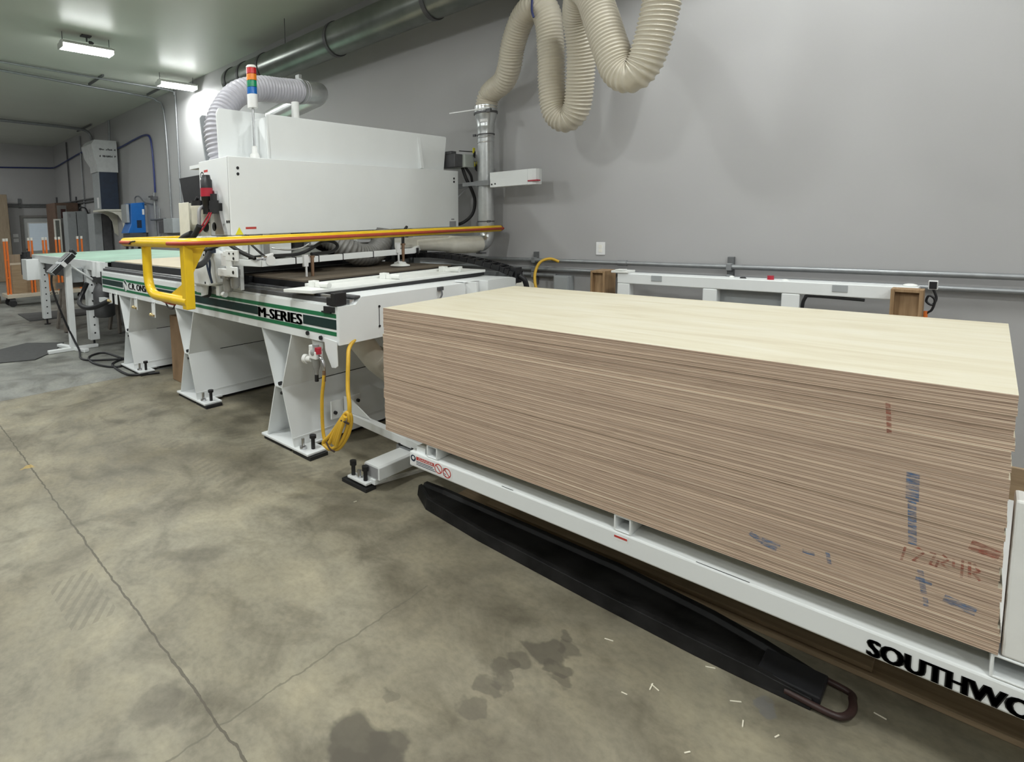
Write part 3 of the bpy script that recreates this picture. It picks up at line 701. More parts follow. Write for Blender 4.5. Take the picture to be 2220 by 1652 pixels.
# cabinets and leaning boards
t = thing('wood_cabinet', 'tall brown wooden cabinet with dark red panel by the far corner', 'cabinet', (-19.2, 4.75, 0))
obj('carcass', MB().box(-19.6, -18.55, 4.45, 5.1, 0, 2.44), 'brownwood', t, bevel=.008)
obj('front_panel', MB().box(-18.549, -18.535, 4.50, 4.76, 0.1, 2.36), 'trimbrown', t)
obj('red_panel', MB().box(-18.535, -18.525, 4.60, 4.73, 1.98, 2.25), 'maroon', t)
t = thing('framed_panel', 'narrow white framed panel leaning on the brown cabinet', 'panel', (-18.4, 4.42, 0))
obj('panel_frame', MB().box(-18.40, -18.36, 4.345, 4.385, 0, 1.95).box(-18.40, -18.36, 4.495, 4.535, 0, 1.95).box(-18.40, -18.36, 4.345, 4.535, 1.91, 1.95), 'capwhite', t)
obj('infill', MB().box(-18.395, -18.375, 4.385, 4.495, .02, 1.91), 'bush', t)
t = thing('electrical_cabinet', 'tall grey electrical cabinet, the left one of two side by side', 'cabinet', (-17.8, 4.68, 0))
obj('carcass', MB().box(-18.2, -17.75, 4.56, 4.81, 0, 2.15), 'grey_box', t, bevel=.008)
obj('rating_plate', MB().box(-17.749, -17.744, 4.60, 4.66, 1.98, 2.08), 'greyink', t)
t = thing('electrical_cabinet', 'tall grey electrical cabinet with a curved cable on top, right of two', 'cabinet', (-17.8, 4.98, 0))
obj('carcass', MB().box(-18.2, -17.75, 4.83, 5.13, 0, 2.16), 'grey_box', t, bevel=.008)
obj('cable', MB().tube([(-17.9, 4.95, 2.16), (-17.85, 4.95, 2.25), (-17.78, 5.02, 2.27), (-17.72, 5.1, 2.2), (-17.72, 5.15, 1.9), (-17.72, 5.16, 1.0)], .022, 8), 'black', t)
t = thing('switchgear_column', 'wide grey metal enclosure standing on the floor under the heater', 'cabinet', (-15.9, 4.9, 0))
obj('carcass', MB().box(-16.3, -15.75, 4.70, 4.90, 0, 2.04), 'grey_box', t, bevel=.008)
obj('side_panel', MB().box(-16.25, -15.745, 4.91, 5.14, 0, 2.03), 'dgrey', t)
tag(obj('leaning_board', MB().obox((-20.9, 3.42, 1.41), (.018, 0, 0), (0, .22, 0), (-.10, 0, 1.40)), 'pinex', bevel=.01), 'tall light brown board leaning against the far end wall, wider nearer one', 'board')
tag(obj('leaning_board', MB().obox((-20.98, 3.58, 1.0), (.018, 0, 0), (0, .09, 0), (-.08, 0, 1.0)), 'weathered', bevel=.01), 'shorter grey brown board leaning beside the tall board', 'board')

# ================================================================ orange panel cart
cx0, cx1, cy0, cy1 = -14.25, -13.60, 2.22, 3.95
t = thing('panel_cart', 'wheeled panel cart with orange uprights at the far left', 'cart', (-13.9, 3.1, 0))
dk = obj('deck', MB().box(cx0, cx1, cy0, cy1, .19, .27), 'cartdeck', t, bevel=.008)
obj('lettering', MB().text('mCart', (cx1+.001, 2.97, .205), (0, 1, 0), (0, 0, 1), .22, .05, .02), 'blackink', dk)
posts = [2.25, 2.31, 2.71, 2.78, 2.99, 3.06, 3.25, 3.33, 3.70, 3.80]
for k, yy in enumerate(posts):
    xx = -13.70 if k % 2 == 0 else -13.74
    p = obj('upright', MB().cyl((xx, yy, .27), (xx, yy, 1.41), .021, n=12), 'orange', t)
    obj('end_cap', MB().cyl((xx, yy, 1.405), (xx, yy, 1.465), .025, n=12), 'capwhite', p)
for (a, c) in ((2.25, 2.31), (2.71, 2.78), (2.99, 3.06), (3.25, 3.33), (3.70, 3.80)):
    obj('rung', MB().cyl((-13.70, a, 1.0), (-13.74, c, 1.0), .015, n=8).cyl((-13.70, a, .62), (-13.74, c, .62), .015, n=8), 'orange', t)
def caster(x, y):
    c = obj('caster', MB().box(x-.03, x+.03, y-.05, y+.05, .13, .19), 'dgrey', t)
    obj('wheel', MB().cyl((x-.025, y, .075), (x+.025, y, .075), .075, n=20).cyl((x-.03, y, .075), (x+.03, y, .075), .03, n=12), 'rubber', c)
for x, y in ((-13.68, 2.32), (-14.1, 2.32), (-13.68, 3.8), (-14.1, 3.8)): caster(x, y)
for k, (x0, h, a, c, m, lab) in enumerate(((-13.80, .62, 2.36, 3.9, 'cartwood', 'brown panel standing on the cart, front one behind the orange uprights'),
                           (-13.85, .66, 2.33, 3.9, 'cartdeck', 'pale edged panel standing on the cart just behind the front panel'),
                           (-13.93, .84, 2.30, 3.9, 'pinex', 'tallest brown panel standing on the cart at the back'))):
    tag(obj('wooden_sheet', MB().box(x0-.018, x0+.018, a, c, .272, .272+h), m), lab, 'panel', 'panels on the cart')
tag(obj('wood_stack', MB().box(-15.4, -14.6, 1.7, 2.25, 0, .16).box(-15.35, -14.65, 1.75, 2.22, .16, .55).box(-15.3, -14.7, 1.8, 2.2, .55, .9), 'weathered'), 'dim stack of old timber behind the cart at the left edge', 'wood stack')

# ================================================================ mats, sawhorses
def mat_obj(poly, label):
    o = obj('floor_mat', MB().prism(poly, 'z', 0.0005, .014), 'mat', bevel=.004); return tag(o, label, 'mat')
mat_obj([(-8.05, .75), (-7.75, 1.50), (-8.10, 1.80), (-8.62, 2.05), (-9.0, 1.65), (-8.6, .95)], 'dark grey anti fatigue mat on the floor beside the white stand, nearer mat')
mat_obj([(-12.35, 2.16), (-11.2, 2.13), (-11.12, 3.6), (-12.0, 3.6)], 'dark grey mat on the floor under the table end, farther mat')
def sawhorse(x, y, label):
    t = thing('sawhorse', label, 'sawhorse', (x, y, 0), 'sawhorses under the green table')
    obj('beam', MB().box(x-.05, x+.05, y-.45, y+.45, .68, .77), 'weathered', t)
    for sx in (-1, 1):
        for sy in (-1, 1):
            obj('leg', MB().bar((x+sx*.04, y+sy*.36, .72), (x+sx*.24, y+sy*.42, .002), .085, .035, (0, 1, 0)), 'weathered', t)
    for sy in (-1, 1): obj('brace', MB().bar((x-.15, y+sy*.40, .32), (x+.15, y+sy*.40, .32), .02, .08), 'weathered', t)
sawhorse(-9.75, 2.72, 'weathered wooden sawhorse under the green table, nearer to the white stand')
sawhorse(-9.0, 3.3, 'weathered wooden sawhorse under the green table, close behind the table leg')

# ================================================================ green outfeed table
TX0, TX1, TY0, TY1, TZ = -11.15, -7.24, 2.26, 4.15, 1.20
t = thing('outfeed_table', 'outfeed table with pale green top and white legs beyond the router', 'table', (-9.2, 3.2, 0))
obj('tabletop', MB().box(TX0, TX1, TY0, TY1, TZ-.012, TZ), 'greentop', t)
obj('side_rail', MB().box(TX0, TX1, TY0-.02, TY0+.03, TZ-.13, TZ-.004), 'white', t, bevel=.005)
obj('side_rail', MB().box(TX0, TX1, TY1-.03, TY1+.02, TZ-.13, TZ-.004), 'white', t, bevel=.005)
obj('end_rail', MB().box(TX0-.02, TX0+.03, TY0, TY1, TZ-.13, TZ-.004), 'white', t, bevel=.005)
obj('belly_pan', MB().box(TX0+.25, TX1-.1, TY0+.04, TY1-.05, TZ-.30, TZ-.013), 'black', t)
rl = MB()
for k in range(8): rl.cyl((TX1-.2-.4*k, TY0+.05, TZ-.16), (TX1-.2-.4*k, TY1-.05, TZ-.16), .03, n=10)
obj('rollers', rl, 'conduit', t)
for (lx, ly) in ((-10.62, 2.29), (-8.03, 2.29), (-10.62, 4.05), (-8.03, 4.05)):
    lg = obj('leg', MB().box(lx-.065, lx+.065, ly-.06, ly+.06, .105, TZ-.13), 'white', t, bevel=.006)
    bh = MB()
    for k in range(8): bh.cyl((lx+.066, ly, .2+.11*k), (lx+.069, ly, .2+.11*k), .012, n=8)
    obj('bolt_holes', bh, 'black', lg)
    obj('leveling_foot', MB().cyl((lx, ly, .01), (lx, ly, .105), .014, n=10).cyl((lx, ly, 0.0005), (lx, ly, .014), .05, n=16), 'black', lg)
obj('cross_tube', MB().box(-8.0, -7.30, 2.27, 2.33, .66, .72), 'white', t)
obj('control_box', MB().box(-10.98, -10.62, 2.04, 2.235, .78, 1.13).box(-10.98, -10.62, 2.235, 2.245, .8, 1.1), 'white', t, bevel=.012)
obj('motor', MB().cyl((-11.28, 2.16, .84), (-11.28, 2.16, 1.20), .075, n=20).cyl((-11.28, 2.16, 1.2), (-11.28, 2.16, 1.24), .05, n=16), 'black', t)
obj('limit_switch', MB().box(-10.92, -10.84, 2.10, 2.18, 1.13, 1.16).box(-10.90, -10.86, 2.12, 2.16, 1.16, 1.26), 'black', t)
obj('grey_control_box', MB().box(-8.20, -8.04, 2.04, 2.21, .90, 1.10), 'grey_box', t, bevel=.008)
obj('air_bottle', MB().lathe((-7.72, 2.36, .44), (0, 0, 1), [(0, .1), (.02, .13), (.34, .13), (.42, .10), (.48, .04), (.58, .03)]), 'dgrey', t)
obj('vacuum_hose', MB().tube([(-7.85, 2.2, .90), (-7.88, 2.14, .76), (-7.75, 2.06, .66), (-7.5, 2.06, .62), (-7.3, 2.12, .64), (-7.15, 2.25, .72)], .03, 10), 'black', t)
obj('link_bracket', MB().box(-7.62, -7.56, 2.20, 2.24, 1.0, 1.19).box(-7.46, -7.40, 2.20, 2.24, 1.0, 1.19), 'white', t)

# ================================================================ pendant stand
t = thing('pendant_stand', 'white post stand carrying a tilted black and grey control pendant', 'control stand', (-7.99, 2.01, 0))
obj('post', MB().box(-8.03, -7.95, 1.97, 2.05, .04, 1.16), 'white', t, bevel=.006)
fm = MB().bar((-7.99, 1.70, .025), (-7.99, 2.32, .025), .07, .045).bar((-8.38, 1.93, .025), (-7.72, 2.10, .025), .07, .045)
obj('cross_foot', fm, 'white', t, bevel=.008)
a, bb_ = Vector((-7.98, 1.815, 1.03)), Vector((-7.98, 2.085, 1.275)); d = (bb_-a).normalized(); n_ = Vector((0, -d.z, d.y)); c = (a+bb_)/2
pd = obj('pendant', MB().obox(c+n_*.02, (.13, 0, 0), d*.18, n_*.035), 'grey_box', t, bevel=.01)
obj('screen', MB().obox(c+n_*.058+d*.085, (.10, 0, 0), d*.075, n_*.004).obox(c+Vector((.132, 0, 0))+n_*.02+d*.1, (.004, 0, 0), d*.07, n_*.03), 'black', pd)
obj('keypad', MB().obox(c+n_*.058-d*.10, (.10, 0, 0), d*.065, n_*.004).obox(c+Vector((.132, 0, 0))+n_*.02-d*.1, (.004, 0, 0), d*.07, n_*.03), 'black', pd)
obj('label_band', MB().obox(c+Vector((.133, 0, 0))+n_*.02, (.004, 0, 0), d*.025, n_*.036), 'label', pd)
obj('grip', MB().tube([bb_+n_*.03, bb_+n_*.06+d*.03, bb_-n_*.02+d*.035], .02, 8), 'black', pd)
obj('stay_rod', MB().cyl((-7.98, 2.04, 1.14), (-7.92, 2.40, .86), .012, n=8), 'white', t)
obj('cable', MB().tube([a, a+Vector((0, -.01, -.12)), (-7.96, 1.84, .7), (-7.97, 1.93, .4), (-7.93, 2.01, .15), (-7.80, 2.03, .03), (-7.387, 1.932, 0.012), (-7.175, 1.969, 0.012), (-7.060, 2.106, 0.012), (-6.948, 2.273, 0.012)], .013, 8), 'black', t)
tag(obj('floor_cable', MB().tube([(-6.9, 2.45, .012), (-6.947, 2.306, 0.012), (-7.448, 2.245, 0.012), (-7.437, 2.084, 0.012), (-7.257, 1.987, 0.012), (-6.948, 1.966, 0.012), (-6.658, 2.032, 0.012), (-6.569, 2.143, 0.012), (-6.66, 2.20, .012), (-6.72, 2.40, .012), (-6.86, 2.36, .012), (-6.90, 2.26, .012), (-6.78, 2.12, .012), (-6.62, 2.08, .012), (-6.40, 2.06, .014), (-6.22, 2.06, .014), (-6.06, 2.10, .014), (-5.95, 2.35, .014)], .013, 8), 'black'), 'loose black cable coiled on the floor by the far router leg', 'cable')

# ================================================================ CNC router
t = thing('cnc_router', 'long white router machine with green striped bed and tall white gantry', 'machine', (-4.8, 3.2, 0))
BX0, BX1, BY0, BY1, BZ0, BZ1 = -7.09, -2.595, 2.158, 4.10, .85, 1.09
bm_ = MB().prism([(BY0, BZ0), (BY1, BZ0), (BY1, 1.105), (BY1-.05, 1.118), (BY0+.19, 1.134), (BY0+.14, BZ1), (BY0, BZ1)], 'x', -2.72, BX1)
bm_.prism([(BY0+.001, BZ0+.001), (BY1-.001, BZ0+.001), (BY1-.001, 1.104), (BY1-.05, 1.117), (BY0+.19, 1.133), (BY0+.139, BZ1-.001), (BY0+.001, BZ1-.001)], 'x', -3.12, -2.719)
bm_.box(BX0, -3.119, BY0+.001, BY0+.14, BZ0+.001, BZ1-.001).box(BX0, -3.119, BY1-.14, BY1-.001, BZ0+.001, BZ1+.01).box(BX0+.002, -3.118, BY0+.13, BY1-.13, .92, 1.04)
bed = obj('bed_beam', bm_, 'white', t)
st = MB()
F = BY0-.0015
st.box(BX0+.02, BX1-.025, F, F+.002, 1.017, 1.043).box(BX0+.02, BX1-.025, F, F+.002, .904, .930)
obj('green_stripes', st, 'green', bed)
st = MB()
for x0, x1 in ((BX0+.02, -6.36), (-5.44, -3.53), (-2.965, BX1-.025)): st.box(x0, x1, F, F+.002, .945, 1.007)
obj('dark_green_band', st, 'dgreen', bed)
tx = MB().text('M-SERIES', (-3.515, F, .934), (1, 0, 0), (0, 0, 1), .535, .072, 0, fat=(-.0085, -.005, -.002, .002, .005, .0085))
tx.text('C.R. ONSRUD', (-6.185, F, .945), (1, 0, 0), (0, 0, 1), .72, .066, 0, fat=(-.006, -.002, .002, .006))
obj('lettering', tx, 'blackink', bed)
lg = MB()
arc = [(math.cos(a*PI/180), math.sin(a*PI/180)) for a in range(0, 181, 15)]
lg.prism([(-6.285+.062*math.cos(q*PI/12), .975+.062*math.sin(q*PI/12)) for q in range(24)], 'y', F-.0004, F+.001)
obj('round_emblem', lg, 'label', bed)
obj('emblem_leaf', MB().prism([(-6.325, 1.018), (-6.29, 1.035), (-6.245, 1.0), (-6.232, .968), (-6.26, .985)], 'y', F-.001, F).prism([(-6.34, .985), (-6.325, .975), (-6.30, .935), (-6.285, .915), (-6.32, .925)], 'y', F-.001, F), 'dgreen', bed)
# rails along the front
obj('cover_strip', MB().box(BX0, -2.68, BY0+.012, BY0+.05, BZ1, BZ1+.012), 'white', bed)
obj('rack_rail', MB().box(BX0+.02, -2.68, BY0+.015, BY0+.05, BZ1+.012, BZ1+.042), 'dgrey', bed, bevel=.003)
obj('linear_rail', MB().box(BX0-.02, -2.66, BY0+.052, BY0+.075, BZ1, BZ1+.058).box(BX0-.02, -2.66, BY0+.075, BY0+.11, BZ1, BZ1+.046), 'steel', bed, bevel=.003)
obj('inner_rail', MB().box(BX0, -2.62, BY0+.112, BY0+.15, BZ1, BZ1+.03), 'alu', bed)
obj('drip_bar', MB().box(-3.9, -2.60, 2.30, 2.345, 1.128, 1.143), 'dgrey', bed, bevel=.003)
obj('end_stop', MB().box(-2.70, -2.655, BY0-.012, BY0+.07, 1.094, 1.145).box(-2.655, -2.61, BY0-.015, BY0+.08, 1.094, 1.175), 'black', bed, bevel=.004)
obj('cable_tag', MB().box(-2.73, -2.63, BY0-.012, BY0, 1.052, 1.085).box(-2.75, -2.66, BY0-.016, BY0-.002, 1.045, 1.055), 'black', bed)
obj('end_gauge', MB().box(BX1, BX1+.003, 2.500, 2.503, .93, 1.05).cyl((BX1, 2.502, 1.055), (BX1+.006, 2.502, 1.055), .008, n=10).cyl((BX1, 2.502, .925), (BX1+.006, 2.502, .925), .008, n=10), 'blackink', bed)
obj('end_bracket', MB().box(BX1-.02, BX1+.10, 3.42, 3.43, 1.0, 1.135).box(BX1-.02, BX1+.10, 3.56, 3.57, 1.0, 1.135).box(BX1, BX1+.015, 3.42, 3.57, .95, 1.13).box(BX1-.1, BX1+.02, 3.41, 3.58, 1.128, 1.14), 'white', bed, bevel=.003)
obj('latch', MB().box(BX1, BX1+.02, 3.085, 3.135, 1.10, 1.125).tube([(BX1+.02, 3.11, 1.10), (BX1+.04, 3.09, 1.07), (BX1+.03, 3.06, 1.03)], .006, 6), 'dgrey', bed)
# vacuum table on the bed
obj('table_side', MB().box(-7.21, -3.20, 2.352, 4.02, 1.05, 1.188), 'black', t)
obj('spoilboard', MB().box(-7.20, -4.9, 2.36, 4.01, 1.188, 1.206), 'mdf', t)
obj('spoilboard', MB().box(-4.9, -3.205, 2.36, 4.01, 1.188, 1.200), 'shadedboard', t)
obj('rail_profile', MB().box(-7.21, -3.9, 2.318, 2.351, 1.128, 1.198), 'black', t, bevel=.003)
ft = obj('feed_strip', MB().prism([(-3.10, 2.10), (-2.86, 2.16), (-2.84, 4.02), (-3.10, 4.02)], 'z', 1.150, 1.172).box(-3.13, -3.085, 2.3, 4.02, 1.16, 1.19), 'tray', t, bevel=.003)
sh = MB()
for yy in (2.5, 3.1, 3.8): sh.box(-3.05, -2.9, yy-.03, yy+.03, 1.13, 1.151)
obj('support_pad', sh, 'black', t)
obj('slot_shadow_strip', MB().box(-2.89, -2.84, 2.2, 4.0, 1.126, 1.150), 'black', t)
for yy in (2.30, 2.98, 3.68):
    obj('guide_roller', MB().box(-3.06, -3.00, yy-.02, yy+.03, 1.172, 1.215).box(-3.0, -2.94, yy-.012, yy+.022, 1.172, 1.205).cyl((-2.95, yy+.005, 1.192), (-2.86, yy+.005, 1.192), .02, n=14), 'tray', ft, bevel=.003)
# legs
def router_leg(cx, ly0=2.162, ly1=4.06):
    th = .01
    web = MB().prism([(cx-.18, .845), (cx-.04, .45), (cx+.04, .45), (cx+.18, .845)], 'y', ly0+.22, ly0+.23)
    for s in (-1, 1):
        p = [(cx+s*.192, .848), (cx+s*.047, .445), (cx+s*.182, .03), (cx+s*(.182-th), .03), (cx+s*(.047-th), .445), (cx+s*(.192-th), .848)]
        web.prism(p, 'y', ly0, ly1)
    web.ring_prism([(cx-.04, .44), (cx-.17, .03), (cx+.17, .03), (cx+.04, .44)], [(cx-.02, .24), (cx-.10, .04), (cx+.10, .04), (cx+.02, .24)], 'y', ly0+.20, ly0+.21)
    web.box(cx-.045, cx+.045, ly0, ly0+.2, .44, .45)
    g = obj('leg', web, 'white', t)
    obj('top_gap', MB().box(cx+.02, cx+.17, ly0+.215, ly0+.219, .77, .83), 'dgrey', g)
    obj('seam_slot', MB().box(cx+.0455, cx+.049, ly0+.32, ly0+1.25, .4425, .4485), 'blackink', g)
    obj('waist_bolt', MB().cyl((cx+.015, ly0-.004, .47), (cx+.015, ly0+.02, .47), .014, n=10).cyl((cx+.035, ly0-.004, .405), (cx+.035, ly0+.02, .405), .011, n=10), 'black', g)
    obj('hem_strip', MB().bar((cx+.158, ly0, .095), (cx+.158, ly1, .095), .012, .02), 'white', g)
    bp = MB().box(cx-.24, cx+.20, ly0-.012, ly0+.24, .026, .044).box(cx+.12, cx+.34, ly0-.012, ly0+.16, .026, .044).box(cx-.24, cx+.24, ly1-.2, ly1, .026, .044)
    obj('base_plate', bp, 'white', g, bevel=.004)
    obj('foot_pad', MB().box(cx+.16, cx+.36, ly0-.005, ly0+.15, 0.0005, .025).box(cx-.22, cx+.12, ly0+.0, ly0+.15, .0005, .022).box(cx-.2, cx+.2, ly1-.18, ly1-.02, .0005, .025), 'rubber', g)
    obj('anchor_stud', MB().cyl((cx+.235, ly0+.03, .044), (cx+.235, ly0+.03, .12), .011, n=10).cyl((cx+.235, ly0+.03, .044), (cx+.235, ly0+.03, .062), .026, n=6), 'chrome', g)
    obj('leveling_bolt', MB().cyl((cx+.285, ly0+.08, .044), (cx+.285, ly0+.08, .14), .014, n=10).cyl((cx+.285, ly0+.08, .122), (cx+.285, ly0+.08, .143), .024, n=14), 'black', g)
    obj('floor_skirt', MB().box(cx-.1, cx+.155, ly0+.3, ly1-.25, .001, .03), 'black', g)
for cx in (-3.30, -4.81, -6.34): router_leg(cx)
# brackets and valves hanging under the bed on the front
for k, xx in enumerate((-6.78, -6.60, -5.98, -5.50)):
    hb = obj('hanging_bracket', MB().box(xx-.04, xx+.04, BY0-.012, BY0-.002, .735-(k == 3)*.03, .87), 'white', t, bevel=.003)
    obj('screw', MB().cyl((xx-.02, BY0-.016, .853), (xx-.02, BY0-.010, .853), .008, n=8).cyl((xx+.02, BY0-.016, .853), (xx+.02, BY0-.010, .853), .008, n=8), 'greyink', hb)
    if k != 1: obj('brass_valve', MB().sphere((xx-.02, BY0-.03, .765-(k == 3)*.03), .018).cyl((xx-.02, BY0-.03, .765-(k == 3)*.03), (xx+.035, BY0-.022, .757-(k == 3)*.03), .011, n=8), 'brass', hb)
# filter regulator and its flaps
obj('filter_flap', MB().prism([(-2.925, .885), (-2.80, .875), (-2.80, .80), (-2.855, .715), (-2.915, .80)], 'y', BY0+.03, BY0+.038), 'white', t, bevel=.003)
obj('filter_flap', MB().prism([(-2.735, .885), (-2.61, .875), (-2.605, .72), (-2.625, .705), (-2.665, .70), (-2.725, .80)], 'y', BY0-.012, BY0-.004), 'white', t, bevel=.003)
obj('flap_bolt', MB().cyl((-2.915, BY0-.012, .888), (-2.915, BY0, .888), .014, n=10).cyl((-2.775, BY0-.012, .876), (-2.775, BY0, .876), .014, n=10), 'black', t)
fr_ = obj('filter_regulator', MB().lathe((-2.775, 2.11, .64), (0, 0, 1), [(0, .012), (.03, .014), (.06, .026), (.13, .03), (.14, .036), (.165, .036), (.17, .022), (.20, .022)]), 'tube', t)
obj('valve_body', MB().box(-2.815, -2.74, 2.08, 2.14, .75, .80).cyl((-2.80, 2.11, .80), (-2.80, 2.11, .83), .03, n=14), 'white2', fr_, bevel=.004)
obj('red_knob', MB().cyl((-2.745, 2.105, .785), (-2.745, 2.105, .825), .022, n=14), 'redknob', fr_)
obj('gauge', MB().cyl((-2.86, 2.08, .74), (-2.835, 2.085, .74), .03, n=20).cyl((-2.835, 2.085, .74), (-2.80, 2.09, .745), .02, n=10), 'white2', fr_)
obj('drain_tip', MB().cyl((-2.775, 2.11, .60), (-2.775, 2.11, .645), .013, n=10), 'black', fr_)
obj('elbow_fitting', MB().tube([(-2.74, 2.105, .765), (-2.71, 2.10, .76), (-2.69, 2.10, .73), (-2.685, 2.10, .69)], .012, 10), 'chrome', fr_)
obj('hose_barb', MB().cyl((-2.685, 2.10, .62), (-2.685, 2.10, .70), .011, n=10), 'bronze', fr_)
# gantry
MT['cabgrey'] = plain('pale_green_grey_enamel', (0.50, 0.54, 0.50), 0.4)
GX0, GX1, GY0, GY1, GZ0, GZ1 = -4.285, -3.801, 2.12, 4.89, 1.53, 2.128
hs = obj('gantry_housing', MB().box(GX0, GX1, GY0, GY1, GZ0, GZ1), 'white', t, bevel=.006)
obj('panel_seam', MB().box(GX1-.012, GX1-.009, GY0-.0012, GY0, GZ0, GZ1-.004), 'greyink', hs)
sc_ = MB()
for (yy, zz) in ((2.20, 2.041), (2.20, 1.996), (4.815, 2.045), (4.815, 2.01)):
    sc_.cyl((GX1, yy, zz), (GX1+.003, yy, zz), .012, n=12)
for (xx, zz) in ((-3.855, 1.635), (-3.825, 1.635), (-3.95, 1.585), (-3.92, 1.585)):
    sc_.cyl((xx, GY0-.003, zz), (xx, GY0, zz), .011, n=10)
obj('screw', sc_, 'blackink', hs)
ws = MB().prism([(2.155, 1.533), (2.225, 1.533), (2.19, 1.592)], 'x', GX1, GX1+.0012)
obj('warning_triangle', ws, 'hivis', hs)
obj('danger_sticker', MB().box(GX1, GX1+.001, 2.245, 2.345, 1.533, 1.592), 'label', hs)
obj('danger_sticker', MB().box(GX1+.001, GX1+.0016, 2.247, 2.343, 1.574, 1.591), 'redink', hs)
obj('rating_plate', MB().box(GX1, GX1+.0015, 4.735, 4.845, 1.535, 1.592).box(GX1, GX1+.001, 4.765, 4.815, 1.605, 1.62), 'greyink', hs)
for zz in (2.01, 1.925):
    sk = obj('warning_sticker', MB().box(-4.265, -4.13, GY0-.0012, GY0, zz-.03, zz+.045), 'label', hs)
    obj('sticker_heading', MB().box(-4.195, -4.13, GY0-.0018, GY0-.0012, zz+.026, zz+.044), 'redink', hs)
    obj('sticker_emblem', MB().ring_prism([(-4.23+.03*math.cos(q*PI/8), zz+.005+.03*math.sin(q*PI/8)) for q in range(16)], [(-4.23+.02*math.cos(q*PI/8), zz+.005+.02*math.sin(q*PI/8)) for q in range(16)], 'y', GY0-.0018, GY0-.0012), 'blackink', hs)
obj('foot_bracket', MB().prism([(-4.02, 1.88), (-3.985, 1.88), (-3.86, 1.56), (-3.86, 1.535), (-4.0, 1.535)], 'y', GY0-.03, GY0-.001), 'steel', hs, bevel=.003)
obj('cable_gland', MB().cyl((-4.17, GY0-.03, 1.60), (-4.17, GY0, 1.60), .04, n=16).cyl((-4.01, GY0-.03, 1.60), (-4.01, GY0, 1.60), .035, n=16), 'black', hs)
# upper hood
HX1, HX0 = -3.85, -4.27
def rr(y0, y1, z0, z1, r, n=5, corners='tr'):
    p = [(y0, z0), (y1, z0)]
    for k in range(n+1):
        a = k/n*PI/2; p.append((y1-r+r*math.cos(a), z1-r+r*math.sin(a)))
    p.append((y0, z1)); return p
up = MB().prism([(2.521, 2.13), (4.709, 2.13), (4.757, 2.47), (4.745, 2.484), (2.521, 2.486)], 'x', HX1-.03, HX1)
up.box(HX0, HX1-.03, 2.521, 4.70, 2.13, 2.47)
hd = obj('upper_hood', up, 'white', t, bevel=.006)
obj('hood_rib', MB().prism([(HX1, 2.132), (HX1+.05, 2.132), (HX1+.001, 2.45)], 'y', 4.30, 4.335), 'white', hd)
obj('side_gusset', MB().prism([(HX1-.004, 2.13), (HX1+.012, 2.13), (HX1+.001, 2.483)], 'y', 2.505, 2.521), 'white', hd)
obj('top_knob', MB().sphere((-4.1, 4.05, 2.50), .035).cyl((-4.1, 4.05, 2.46), (-4.1, 4.05, 2.5), .03, n=14), 'black', hd)
obj('cable_loop', MB().tube([(-4.15, 3.0, 2.48), (-4.2, 3.2, 2.51), (-4.2, 3.5, 2.515), (-4.18, 3.8, 2.49)], .016, 8), 'black', hd)
obj('left_panel', MB().prism([(2.665, 2.14), (2.212, 2.14), (2.205, 2.50), (2.225, 2.54), (2.665, 2.54)], 'x', -4.118, -4.10), 'white', t, bevel=.004)
obj('back_panel', MB().prism([(2.46, 2.14), (2.352, 2.14), (2.312, 2.55), (2.33, 2.575), (2.46, 2.58)], 'x', -4.62, -4.60), 'grey_box', t, bevel=.004)
obj('deck_plate', MB().box(-4.62, GX0, 2.20, 4.7, 2.10, 2.13), 'white', t)
obj('neck_post', MB().cyl((-4.2, 3.05, 2.47), (-4.2, 3.05, 2.70), .036, n=16), 'white2', t)
# signal tower
stx, sty = -3.95, 2.45
tw = obj('signal_tower', MB().cyl((stx, sty, 2.13), (stx, sty, 2.55), .010, n=12), 'alu', t)
obj('tower_base', MB().lathe((stx, sty, 2.128), (0, 0, 1), [(0, .04), (.03, .04), (.05, .034), (.055, .024), (.11, .022)]), 'white2', tw)
obj('tower_body', MB().cyl((stx, sty, 2.54), (stx, sty, 2.645), .041, n=24), 'label', tw)
for z0, z1, m in ((2.645, 2.70, 'lens_b'), (2.70, 2.752, 'lens_g'), (2.752, 2.802, 'lens_o'), (2.802, 2.85, 'lens_r')):
    obj('tower_lens', MB().cyl((stx, sty, z0+.0015), (stx, sty, z1-.0015), .040, n=24), m, tw)
obj('tower_cap', MB().lathe((stx, sty, 2.85), (0, 0, 1), [(0, .041), (.012, .041), (.02, .034)]), 'capwhite', tw)
# grey hose out of the hood to the metal elbow
hp = [(-4.42, 2.43, 2.14), (-4.43, 2.395, 2.28), (-4.45, 2.395, 2.45), (-4.46, 2.475, 2.62), (-4.46, 2.62, 2.77), (-4.47, 2.85, 2.845), (-4.48, 3.05, 2.86), (-4.49, 3.38, 2.885)]
obj('dust_hose', MB().tube(hp, .108, 28, rib=.075, pitch=.034, dens=12), 'greyhose', t)
el = MB().tube([(-4.49, 3.34, 2.885), (-4.49, 3.46, 2.89), (-4.52, 3.56, 2.90), (-4.62, 3.62, 2.90), (-4.8, 3.66, 2.90), (-5.6, 3.82, 2.89), (-5.9, 3.87, 2.86), (-6.08, 3.90, 2.74), (-6.12, 3.91, 2.5), (-6.12, 3.91, 2.2)], .108, 28, dens=8)
eb = obj('duct_elbow', el, 'galv', t)
obj('hose_clamp', MB().cyl((-4.487, 3.30, 2.882), (-4.49, 3.325, 2.885), .122, n=28).box(-4.52, -4.46, 3.295, 3.33, 2.995, 3.04), 'galv', eb)
